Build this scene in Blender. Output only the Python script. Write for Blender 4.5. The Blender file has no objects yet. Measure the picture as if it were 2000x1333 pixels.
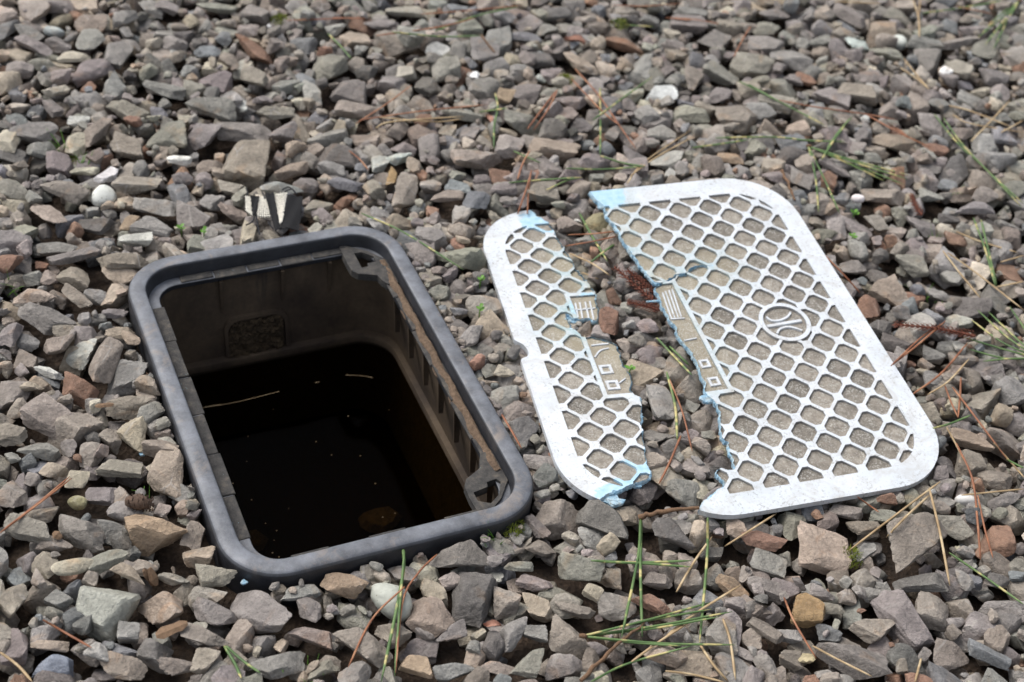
import bpy, bmesh, math, random
import numpy as np
from mathutils import Matrix, Vector
from mathutils.geometry import delaunay_2d_cdt

# ------------------------------------------------------------------ camera
F_PX = 3050.0
CAM_H = 0.75
PITCH, ROLL = math.radians(41.1575), math.radians(7.1872)
def cam_rows():
    cp, sp = math.cos(PITCH), math.sin(PITCH)
    R = np.array([[1, 0, 0], [0, -sp, -cp], [0, cp, -sp]], float)      # right, down, forward
    c, s = math.cos(ROLL), math.sin(ROLL)
    return np.array([[c, -s, 0], [s, c, 0], [0, 0, 1]]) @ R
RM = cam_rows()
CPOS = np.array([0, 0, CAM_H])
scene = bpy.context.scene
COL = scene.collection
cam_data = bpy.data.cameras.new('camera')
cam = bpy.data.objects.new('camera', cam_data)
COL.objects.link(cam)
m3 = np.array([RM[0], -RM[1], -RM[2]]).T
cam.matrix_world = Matrix([[*m3[0], 0], [*m3[1], 0], [*m3[2], CAM_H], [0, 0, 0, 1]])
cam_data.sensor_width = 36
cam_data.lens = F_PX / 2000 * 36
cam_data.clip_start = 0.01
cam_data.clip_end = 500
cam_data.dof.use_dof = True
cam_data.dof.focus_distance = 1.02
cam_data.dof.aperture_fstop = 9
scene.camera = cam

# ------------------------------------------------------------------ sky and sun (overcast)
SUN_EL, SUN_AZ = math.radians(56), math.radians(-62)     # azimuth from +Y towards +X
world = bpy.data.worlds.new('World')
scene.world = world
world.use_nodes = True
wn, wl = world.node_tree.nodes, world.node_tree.links
wn.clear()
w_out = wn.new('ShaderNodeOutputWorld')
w_bg = wn.new('ShaderNodeBackground')
w_sky = wn.new('ShaderNodeTexSky')
w_sky.sky_type = 'NISHITA'
w_sky.sun_disc = False
w_sky.sun_elevation = SUN_EL
w_sky.sun_rotation = SUN_AZ
w_sky.air_density = 1.0
w_sky.dust_density = 4.0
w_hs = wn.new('ShaderNodeHueSaturation')
w_hs.inputs['Saturation'].default_value = 0.40
wl.new(w_sky.outputs[0], w_hs.inputs['Color'])
wl.new(w_hs.outputs[0], w_bg.inputs['Color'])
w_bg.inputs['Strength'].default_value = 0.13
wl.new(w_bg.outputs[0], w_out.inputs[0])
sun_d = bpy.data.lights.new('sun', 'SUN')
sun_d.energy = 1.5
sun_d.angle = math.radians(38)
sun_d.color = (1.0, 0.96, 0.9)
sun = bpy.data.objects.new('sun', sun_d)
COL.objects.link(sun)
sdir = Vector((math.sin(SUN_AZ) * math.cos(SUN_EL), math.cos(SUN_AZ) * math.cos(SUN_EL), math.sin(SUN_EL)))
sun.rotation_euler = sdir.to_track_quat('Z', 'Y').to_euler()
sun.location = sdir * 5
vs = scene.view_settings
vs.view_transform = 'Standard'
vs.look = 'None'
vs.exposure = 0.45
vs.gamma = 1.0
vs.use_curve_mapping = False
scene.render.engine = 'CYCLES'
scene.cycles.use_denoising = True
scene.cycles.max_bounces = 7
scene.cycles.caustics_reflective = False
scene.cycles.caustics_refractive = False

# ------------------------------------------------------------------ helpers
rng = np.random.default_rng(11)
random.seed(5)

def lin(rgb):
    return tuple(((c / 255) / 12.92 if c <= 10 else (((c / 255) + .055) / 1.055) ** 2.4) for c in rgb)

def unproj(px, z):
    """photo pixels -> points on the horizontal plane at height z (where the thing touches)"""
    px = np.array(px, float).reshape(-1, 2)
    d = np.c_[(px - [1000, 666.5]) / F_PX, np.ones(len(px))] @ RM
    return CPOS + d * ((np.asarray(z) - CAM_H) / d[:, 2])[:, None]

def project(X):
    q = (np.asarray(X) - CPOS) @ RM.T
    return q[:, :2] / q[:, 2:] * F_PX + [1000, 666.5]

def link(o, parent=None):
    COL.objects.link(o)
    if parent is not None:
        o.parent = parent
    return o

def tag(o, label, cat, group=None, kind=None):
    o['label'] = label
    o['category'] = cat
    if group: o['group'] = group
    if kind: o['kind'] = kind
    return o

def mesh_np(name, V, Fc, mat, col=None, smooth=None, attrs=None):
    """V (n,3); Fc (m,3) or (m,4) int array"""
    V = np.asarray(V, np.float32)
    Fc = np.asarray(Fc, np.int32)
    k = Fc.shape[1]
    me = bpy.data.meshes.new(name)
    me.vertices.add(len(V)); me.vertices.foreach_set('co', V.ravel())
    me.loops.add(Fc.size); me.loops.foreach_set('vertex_index', Fc.ravel())
    me.polygons.add(len(Fc))
    me.polygons.foreach_set('loop_start', np.arange(0, Fc.size, k, dtype=np.int32))
    me.polygons.foreach_set('loop_total', np.full(len(Fc), k, np.int32))
    if col is not None:
        a = me.color_attributes.new('Col', 'FLOAT_COLOR', 'POINT')
        c = np.asarray(col, np.float32)
        if c.ndim == 1: c = np.tile(c, (len(V), 1))
        if c.shape[1] == 3: c = np.c_[c, np.ones(len(c), np.float32)]
        a.data.foreach_set('color', c.astype(np.float32).ravel())
    for an, av in (attrs or {}).items():
        a = me.attributes.new(an, 'FLOAT', 'POINT')
        a.data.foreach_set('value', np.asarray(av, np.float32))
    me.update(calc_edges=True)
    me.validate()
    if smooth is not None:
        me.polygons.foreach_set('use_smooth', np.ones(len(me.polygons), bool))
        if smooth < 180:
            me.set_sharp_from_angle(angle=math.radians(smooth))
    me.materials.append(mat)
    return me

def obj_np(name, V, Fc, mat, parent=None, **kw):
    return link(bpy.data.objects.new(name, mesh_np(name, V, Fc, mat, **kw)), parent)

def obj_pd(name, V, Fc, mat, parent=None, smooth=None):
    me = bpy.data.meshes.new(name)
    me.from_pydata([tuple(v) for v in V], [], [tuple(int(i) for i in f) for f in Fc])
    me.update()
    if smooth is not None:
        me.polygons.foreach_set('use_smooth', [True] * len(me.polygons))
        if smooth < 180: me.set_sharp_from_angle(angle=math.radians(smooth))
    me.materials.append(mat)
    return link(bpy.data.objects.new(name, me), parent)

def empty(name, M):
    o = bpy.data.objects.new(name, None)
    COL.objects.link(o)
    o.empty_display_size = .02
    o.matrix_world = M
    return o

def tube(pts, rad, sides=5, flat=1.0):
    """tapered tube along points; rad scalar or list"""
    P = np.array(pts, float)
    n = len(P)
    rad = np.full(n, rad) if np.isscalar(rad) else np.array(rad)
    V, Fc = [], []
    for k in range(n):
        t = P[min(k + 1, n - 1)] - P[max(k - 1, 0)]
        t = t / (np.linalg.norm(t) + 1e-12)
        up = np.array([0, 0, 1.0]) if abs(t[2]) < .9 else np.array([1.0, 0, 0])
        s = np.cross(t, up); s /= np.linalg.norm(s)
        b = np.cross(s, t)
        for a in range(sides):
            th = 2 * math.pi * a / sides
            V.append(P[k] + rad[k] * (math.cos(th) * s + flat * math.sin(th) * b))
    for k in range(n - 1):
        for a in range(sides):
            b2 = (a + 1) % sides
            Fc.append((k * sides + a, k * sides + b2, (k + 1) * sides + b2, (k + 1) * sides + a))
    V, Fc = np.array(V), list(Fc)
    Fc.append(tuple(range(sides))[::-1]); Fc.append(tuple((n - 1) * sides + a for a in range(sides)))
    return V, Fc

def resample(P, step):
    P = np.array(P, float)
    d = np.r_[0, np.cumsum(np.linalg.norm(np.diff(P, axis=0), axis=1))]
    n = max(2, int(round(d[-1] / step)) + 1)
    t = np.linspace(0, d[-1], n)
    return np.c_[tuple(np.interp(t, d, P[:, k]) for k in range(P.shape[1]))]

def spline(P, n):
    """smooth curve through few control points"""
    P = np.array(P, float)
    if len(P) == 2:
        return P[0] + (P[1] - P[0]) * np.linspace(0, 1, n)[:, None]
    Q = np.vstack([2 * P[0] - P[1], P, 2 * P[-1] - P[-2]])
    out = []
    for u in np.linspace(0, len(P) - 1 - 1e-9, n):
        k = int(u); t = u - k
        a, b, c, d = Q[k], Q[k + 1], Q[k + 2], Q[k + 3]
        out.append(.5 * (2 * b + (c - a) * t + (2 * a - 5 * b + 4 * c - d) * t * t + (3 * b - 3 * c + d - a) * t ** 3))
    return np.array(out)

def in_poly(pts, poly):
    pts = np.asarray(pts); poly = np.asarray(poly)
    x, y = pts[:, 0], pts[:, 1]
    inside = np.zeros(len(pts), bool)
    x1, y1 = poly[:, 0], poly[:, 1]
    x2, y2 = np.roll(x1, -1), np.roll(y1, -1)
    for a, b, c, d in zip(x1, y1, x2, y2):
        if b == d: continue
        cond = (b > y) != (d > y)
        inside ^= cond & (x < (c - a) * (y - b) / (d - b) + a)
    return inside

# ------------------------------------------------------------------ materials
class Mat:
    def __init__(s, name, rough=.8):
        s.m = bpy.data.materials.new(name); s.m.use_nodes = True
        s.n, s.l = s.m.node_tree.nodes, s.m.node_tree.links
        s.b = s.n['Principled BSDF']; s.b.inputs['Roughness'].default_value = rough
        s.coord = s.n.new('ShaderNodeTexCoord')
    def vec(s, rnd=False):
        if not rnd: return s.coord.outputs['Object']
        oi = s.n.new('ShaderNodeObjectInfo')
        mul = s.n.new('ShaderNodeVectorMath'); mul.operation = 'SCALE'
        mul.inputs[0].default_value = (7.3, 3.1, 5.7)
        s.l.new(oi.outputs['Random'], mul.inputs['Scale'])
        add = s.n.new('ShaderNodeVectorMath'); add.operation = 'ADD'
        s.l.new(s.coord.outputs['Object'], add.inputs[0]); s.l.new(mul.outputs[0], add.inputs[1])
        return add.outputs[0]
    def noise(s, v, scale, detail=4, rough=.55, dist=0):
        t = s.n.new('ShaderNodeTexNoise')
        t.inputs['Scale'].default_value = scale; t.inputs['Detail'].default_value = detail
        t.inputs['Roughness'].default_value = rough; t.inputs['Distortion'].default_value = dist
        s.l.new(v, t.inputs['Vector']); return t.outputs['Fac']
    def voro(s, v, scale, feature='F1', out='Distance'):
        t = s.n.new('ShaderNodeTexVoronoi'); t.feature = feature
        t.inputs['Scale'].default_value = scale
        s.l.new(v, t.inputs['Vector']); return t.outputs[out]
    def ramp(s, fac, stops):
        r = s.n.new('ShaderNodeValToRGB'); e = r.color_ramp.elements
        while len(e) < len(stops): e.new(.5)
        for el, (p, c) in zip(e, stops):
            el.position = p
            el.color = (c, c, c, 1) if np.isscalar(c) else (*c, 1)
        s.l.new(fac, r.inputs[0]); return r.outputs['Color']
    def mix(s, fac, a, b, mode='MIX'):
        t = s.n.new('ShaderNodeMix'); t.data_type = 'RGBA'; t.blend_type = mode
        for sock, v in ((t.inputs[0], fac), (t.inputs[6], a), (t.inputs[7], b)):
            if isinstance(v, (int, float)): sock.default_value = v
            elif isinstance(v, tuple): sock.default_value = (*v, 1)
            else: s.l.new(v, sock)
        return t.outputs[2]
    def math(s, op, a, b=0.0):
        t = s.n.new('ShaderNodeMath'); t.operation = op
        for k, v in ((0, a), (1, b)):
            if isinstance(v, (int, float)): t.inputs[k].default_value = v
            else: s.l.new(v, t.inputs[k])
        return t.outputs[0]
    def attr(s, name, out='Color'):
        t = s.n.new('ShaderNodeAttribute'); t.attribute_name = name; return t.outputs[out]
    def geo(s, out):
        return s.n.new('ShaderNodeNewGeometry').outputs[out]
    def bump(s, h, strength=.5, dist=.001, bevel=0):
        t = s.n.new('ShaderNodeBump'); t.inputs['Strength'].default_value = strength
        t.inputs['Distance'].default_value = dist
        s.l.new(h, t.inputs['Height'])
        if bevel:
            bv = s.n.new('ShaderNodeBevel'); bv.samples = 4; bv.inputs['Radius'].default_value = bevel
            s.l.new(bv.outputs[0], t.inputs['Normal'])
        s.l.new(t.outputs[0], s.b.inputs['Normal'])
    def color(s, c):
        if isinstance(c, tuple): s.b.inputs['Base Color'].default_value = (*c, 1)
        else: s.l.new(c, s.b.inputs['Base Color'])
    def rough(s, r):
        s.l.new(r, s.b.inputs['Roughness'])

def make_stone_mat():
    M = Mat('stone', .82)
    v = M.vec(True)
    base = M.attr('Col')
    n1 = M.noise(v, 55, 5, .6, .4)
    n2 = M.noise(v, 420, 5, .65)
    n3 = M.noise(v, 1500, 2, .6)
    c = M.mix(1.0, base, M.ramp(n1, [(.25, .68), (.5, 1.0), (.75, 1.26)]), 'MULTIPLY')
    c = M.mix(.8, c, M.ramp(n2, [(.3, .72), (.52, 1.0), (.72, 1.25)]), 'MULTIPLY')
    # warm iron staining in patches with their own shape
    st = M.ramp(M.noise(v, 38, 3, .5, 1.0), [(.6, 0.0), (.72, .5)])
    c = M.mix(st, c, M.mix(1.0, c, (1.22, .97, .76), 'MULTIPLY'))
    # thin pale mineral veins
    vein = M.ramp(M.voro(v, 34, 'DISTANCE_TO_EDGE'), [(0.0, 1.0), (.012, .9), (.028, 0.0)])
    veinmask = M.ramp(M.noise(v, 26, 2), [(.56, 0.0), (.66, .55)])
    c = M.mix(M.math('MULTIPLY', vein, veinmask), c, (.42, .39, .36))
    # pale grains
    sp = M.ramp(M.voro(v, 900), [(.0, .45), (.16, .25), (.24, 0.0)])
    c = M.mix(sp, c, (.48, .45, .42))
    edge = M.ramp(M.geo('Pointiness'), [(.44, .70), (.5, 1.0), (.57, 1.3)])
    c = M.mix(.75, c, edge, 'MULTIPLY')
    M.color(c)
    M.b.inputs['Specular IOR Level'].default_value = .3
    h = M.math('ADD', M.math('MULTIPLY', M.noise(v, 130, 6, .62, .3), 1.6), M.math('ADD', M.math('MULTIPLY', n2, .6), M.math('MULTIPLY', n3, .25)))
    M.bump(h, 1.0, .0026)
    return M.m

def make_speckled_mat():
    M = Mat('speckled_pebble', .75)
    v = M.vec(True)
    c = M.mix(.9, M.attr('Col'), M.ramp(M.noise(v, 160, 4), [(.3, .82), (.7, 1.12)]), 'MULTIPLY')
    pits = M.ramp(M.voro(v, 330), [(.0, 1.0), (.14, .8), (.2, 0.0)])
    pm = M.ramp(M.noise(v, 120, 2), [(.42, 0.0), (.55, .9)])
    c = M.mix(M.math('MULTIPLY', pits, pm), c, lin((96, 88, 62)))
    M.color(c)
    M.bump(M.noise(v, 500, 5), .35, .001)
    return M.m

def make_soil_mat():
    M = Mat('soil', .95)
    v = M.vec()
    c = M.ramp(M.noise(v, 90, 6, .7), [(.3, lin((38, 30, 24))), (.55, lin((66, 53, 42))), (.75, lin((96, 80, 66)))])
    M.color(c)
    M.bump(M.math('ADD', M.noise(v, 120, 6, .7), M.math('MULTIPLY', M.voro(v, 260), .6)), 1.0, .005)
    return M.m

def make_lid_mat():
    M = Mat('faded_lid_plastic', .62)
    v = M.vec()
    white = M.ramp(M.noise(v, 30, 4), [(.3, lin((202, 209, 216))), (.7, lin((220, 225, 230)))])
    # grime: fine scratches and specks
    g1 = M.ramp(M.noise(v, 420, 5, .8), [(.53, 0.0), (.62, .8)])
    g1m = M.ramp(M.noise(v, 65, 4, .7), [(.42, .04), (.62, 1.0)])
    c = M.mix(M.math('MULTIPLY', g1, g1m), white, lin((112, 107, 101)))
    smear = M.ramp(M.noise(v, 45, 6, .75, 1.5), [(.47, 0.0), (.72, .55)])
    c = M.mix(smear, c, lin((172, 166, 156)))
    c = M.mix(M.math('MULTIPLY', M.attr('grime_shade', 'Fac'), M.ramp(M.noise(v, 260, 4), [(.3, .6), (.6, 1.0)])), c, lin((104, 96, 86)))  # shade inside the recesses painted into the wall colour, along with grime
    # worn patches where the pale blue core shows
    teal = M.attr('teal', 'Fac')
    tm = M.math('MULTIPLY', teal, M.ramp(M.noise(v, 75, 5, .7), [(.38, .15), (.6, 1.0)]))
    c = M.mix(tm, c, lin((158, 182, 186)))
    tan = M.math('MULTIPLY', teal, M.ramp(M.noise(v, 50, 5, .7, .5), [(.5, 0.0), (.66, .6)]))
    c = M.mix(tan, c, lin((190, 180, 158)))
    blue = M.attr('blue', 'Fac')
    bm = M.ramp(M.math('ADD', blue, M.math('MULTIPLY', M.math('SUBTRACT', M.noise(v, 170, 6, .75), .5), 1.7)), [(.42, 0.0), (.52, 1.0)])
    c = M.mix(bm, c, M.ramp(M.noise(v, 200, 4), [(.3, lin((152, 194, 220))), (.7, lin((190, 217, 231)))]))
    M.color(c)
    M.bump(M.noise(v, 700, 5, .7), .22, .0006)
    return M.m

def make_pad_mat():
    M = Mat('lid_recess_grit', .9)
    v = M.vec()
    oi = M.n.new('ShaderNodeObjectInfo')
    dirt = M.ramp(M.noise(v, 190, 5, .7), [(.3, lin((124, 117, 107))), (.55, lin((162, 154, 143))), (.75, lin((190, 183, 172)))])
    dirt = M.mix(1.0, dirt, M.ramp(oi.outputs['Random'], [(0, .66), (.5, .95), (1, 1.15)]), 'MULTIPLY')
    dirt = M.mix(M.math('MULTIPLY', M.attr('teal', 'Fac'), .75), dirt, lin((178, 168, 144)))
    pale = M.ramp(M.noise(v, 800, 4, .8), [(.52, 0.0), (.6, .95)])
    palem = M.ramp(M.noise(v, 110, 4, .7), [(.40, .12), (.58, .95)])
    c = M.mix(M.math('MULTIPLY', pale, palem), dirt, lin((214, 213, 206)))
    M.color(c)
    M.bump(M.noise(v, 1100, 4, .75), .9, .0015)
    return M.m

def make_blue_mat():
    M = Mat('broken_blue_plastic', .7)
    v = M.vec()
    c = M.ramp(M.noise(v, 230, 5, .65), [(.28, lin((122, 166, 196))), (.45, lin((156, 196, 220))), (.58, lin((192, 216, 228))), (.72, lin((176, 178, 168)))])
    M.color(c)
    M.b.inputs['Subsurface Weight'].default_value = 0
    M.bump(M.noise(v, 700, 5, .7), .9, .002)
    return M.m

def make_black_mat():
    M = Mat('weathered_black_plastic', .6)
    v = M.vec()
    base = M.ramp(M.noise(v, 70, 5, .6), [(.3, lin((34, 35, 39))), (.7, lin((50, 52, 58)))])
    up = M.n.new('ShaderNodeSeparateXYZ'); M.l.new(M.geo('True Normal'), up.inputs[0])
    upf = M.ramp(up.outputs['Z'], [(.35, 0.0), (.85, 1.0)])
    dust = M.mix(M.ramp(M.noise(v, 48, 6, .72), [(.34, .3), (.66, .95)]), base, lin((124, 128, 136)))
    c = M.mix(upf, base, dust)
    mud = M.ramp(M.noise(v, 42, 6, .7, .6), [(.55, 0.0), (.72, .6)])
    c = M.mix(M.math('MULTIPLY', mud, M.math('MAXIMUM', upf, .18)), c, lin((150, 134, 118)))
    spk = M.ramp(M.voro(v, 700), [(.0, .8), (.1, .5), (.16, 0.0)])
    c = M.mix(M.math('MULTIPLY', spk, M.math('MULTIPLY', upf, .6)), c, lin((170, 165, 158)))
    M.color(c)
    M.rough(M.ramp(M.noise(v, 90, 4), [(.3, .36), (.7, .6)]))
    M.bump(M.math('ADD', M.noise(v, 900, 5, .7), M.noise(v, 150, 4)), .28, .001, .0012)
    return M.m

def make_ledge_mat():
    M = Mat('dirty_ledge_plastic', .85)
    v = M.vec()
    c = M.ramp(M.noise(v, 110, 6, .7), [(.3, lin((42, 41, 42))), (.52, lin((70, 68, 66))), (.72, lin((104, 97, 88)))])
    fl = M.ramp(M.voro(v, 520), [(.0, 1.0), (.08, .9), (.12, 0.0)])
    flm = M.ramp(M.noise(v, 36, 3), [(.52, 0.0), (.62, 1.0)])
    c = M.mix(M.math('MULTIPLY', fl, flm), c, lin((150, 190, 205)))
    M.color(c)
    M.bump(M.noise(v, 500, 6, .7), .7, .0015, .0006)
    return M.m

def make_mud_mat():
    M = Mat('mud_filmed_plastic', .75)
    v = M.vec()
    c = M.ramp(M.noise(v, 18, 4, .6), [(.35, lin((58, 47, 38))), (.65, lin((98, 83, 66)))])
    c = M.mix(.8, c, M.ramp(M.noise(v, 300, 5, .7), [(.3, .75), (.7, 1.15)]), 'MULTIPLY')
    drip = M.n.new('ShaderNodeMapping'); drip.inputs['Scale'].default_value = (1, 1, .12)
    M.l.new(v, drip.inputs[0])
    d = M.ramp(M.noise(drip.outputs[0], 130, 4, .6), [(.58, 0.0), (.66, .8)])
    hz = M.n.new('ShaderNodeSeparateXYZ'); M.l.new(v, hz.inputs[0])
    # washed streaks where water runs down from the ledge
    dm = M.ramp(M.math('MULTIPLY', hz.outputs['Z'], -10.0), [(.15, 1.0), (.55, 0.0)])
    c = M.mix(M.math('MULTIPLY', d, dm), c, lin((30, 30, 33)))
    M.color(c)
    M.bump(M.noise(v, 260, 5), .3, .001)
    return M.m

def simple(name, rgb, rough=.8, var=.35, scale=200, bump=.4, bdist=.0008, rgb2=None):
    M = Mat(name, rough)
    v = M.vec(True)
    a = lin(rgb); b = lin(rgb2) if rgb2 else tuple(min(1, x * (1 + var)) for x in a)
    lo = tuple(x * (1 - var) for x in a) if not rgb2 else a
    M.color(M.ramp(M.noise(v, scale, 5, .65), [(.3, lo), (.7, b)]))
    if bump: M.bump(M.noise(v, scale * 3, 4), bump, bdist)
    return M.m

def make_needle_mat(name, c1, c2, c3):
    M = Mat(name, .55)
    v = M.vec(True)
    n = M.noise(v, 75, 2, .5)
    c = M.ramp(n, [(.3, lin(c1)), (.55, lin(c2)), (.63, lin(c3)), (.66, lin(c3)), (.74, lin(c2))])
    M.color(c)
    return M.m

MAT = dict(
    stone=make_stone_mat(), pebble=make_speckled_mat(), soil=make_soil_mat(), lid=make_lid_mat(), pad=make_pad_mat(), blue=make_blue_mat(),
    black=make_black_mat(), ledge=make_ledge_mat(), mud=make_mud_mat(),
    mortar=simple('rough_mortar', (80, 66, 48), .95, .45, 150, 1.0, .004),
    sand=simple('sandy_dirt', (92, 76, 62), .95, rgb2=(138, 116, 96), scale=380, bump=1.0, bdist=.002),
    silt=simple('brown_silt', (50, 41, 28), .9, .35, 90, .6, .003),
    green=make_needle_mat('green_needle', (62, 92, 48), (98, 124, 72), (190, 176, 120)),
    straw=make_needle_mat('straw_needle', (150, 126, 92), (176, 152, 116), (196, 176, 140)),
    brown=make_needle_mat('brown_needle', (118, 72, 48), (150, 98, 68), (168, 122, 90)),
    bark=simple('twig_bark', (112, 86, 64), .85, .35, 260, .8, .001),
    cedar=simple('dead_cedar', (128, 78, 62), .8, .35, 300, .3),
    leaf=simple('sprout_leaf', (92, 140, 44), .5, .3, 300, .2),
    moss=simple('moss_blade', (118, 128, 42), .8, .35, 200, .2),
    clothblk=simple('black_cloth', (20, 20, 23), .95, .5, 900, .9, .0006),
    thread=simple('white_thread', (232, 228, 216), .9, .2, 500, .5, .0004),
    threadblk=simple('black_thread', (36, 37, 42), .9, .4, 700, .5, .0004),
    deadleaf=simple('dead_leaf', (150, 112, 96), .8, .3, 160, .5, .0008),
    wood=simple('split_wood', (122, 98, 76), .85, .3, 260, .6, .001),
    cone=simple('cone_scale', (92, 74, 62), .9, .4, 300, .6, .001),
)
def make_water_mat():
    """still, stained water: mostly see-through with a brown cast, a weak mirror on top"""
    m = bpy.data.materials.new('still_dark_water'); m.use_nodes = True
    nt = m.node_tree; nt.nodes.remove(nt.nodes['Principled BSDF'])
    tr = nt.nodes.new('ShaderNodeBsdfTransparent'); tr.inputs[0].default_value = (.36, .29, .17, 1)
    gl = nt.nodes.new('ShaderNodeBsdfGlossy'); gl.inputs['Roughness'].default_value = .03
    mx = nt.nodes.new('ShaderNodeMixShader'); mx.inputs[0].default_value = .002
    nt.links.new(tr.outputs[0], mx.inputs[1]); nt.links.new(gl.outputs[0], mx.inputs[2])
    nt.links.new(mx.outputs[0], nt.nodes['Material Output'].inputs['Surface'])
    return m
MAT['water'] = make_water_mat()

# ------------------------------------------------------------------ the valve box (frame of the box: u short, v long, z=0 at rim top)
BOX_C = np.array([-.1294, .7941]); BOX_YAW = math.radians(27.5795); BW, BL = .2133, .3257
BOX_M = Matrix.Translation((BOX_C[0], BOX_C[1], 0)) @ Matrix.Rotation(BOX_YAW, 4, 'Z')
def to_box(xy):
    q = np.asarray(xy)[:, :2] - BOX_C; c, s = math.cos(BOX_YAW), math.sin(BOX_YAW)
    return np.c_[q @ [c, s], q @ [-s, c]]
R_OUT = .040
def rr(il, ir, ifr, ib, r, n=10):
    """rounded rectangle inset from the rim's outer edge (left,right,front,back)"""
    x0, x1, y0, y1 = -BW / 2 + il, BW / 2 - ir, -BL / 2 + ifr, BL / 2 - ib
    pts = []
    for cx, cy, a0 in ((x1 - r, y1 - r, 0), (x0 + r, y1 - r, 90), (x0 + r, y0 + r, 180), (x1 - r, y0 + r, 270)):
        for k in range(n + 1):
            a = math.radians(a0 + 90 * k / n)
            pts.append((cx + r * math.cos(a), cy + r * math.sin(a)))
    return np.array(pts)
def rru(d, n=10): return rr(d, d, d, d, max(.006, R_OUT - d), n)
def loft(rings, name, mat, parent, smooth=40, cap=False):
    N = len(rings[0][0])
    V = np.vstack([np.c_[p, np.full(N, z)] for p, z in rings])
    Fc = []
    for k in range(len(rings) - 1):
        for a in range(N):
            b = (a + 1) % N
            Fc.append((k * N + a, k * N + b, (k + 1) * N + b, (k + 1) * N + a))
    if cap: Fc.append(tuple(len(V) - N + a for a in range(N)))
    return obj_pd(name, V, Fc, mat, parent, smooth)

def sdf_rim(xy):
    q = np.abs(to_box(xy)) - np.array([BW / 2 - R_OUT, BL / 2 - R_OUT])
    return np.linalg.norm(np.maximum(q, 0), axis=1) + np.minimum(q.max(axis=1), 0) - R_OUT

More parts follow.
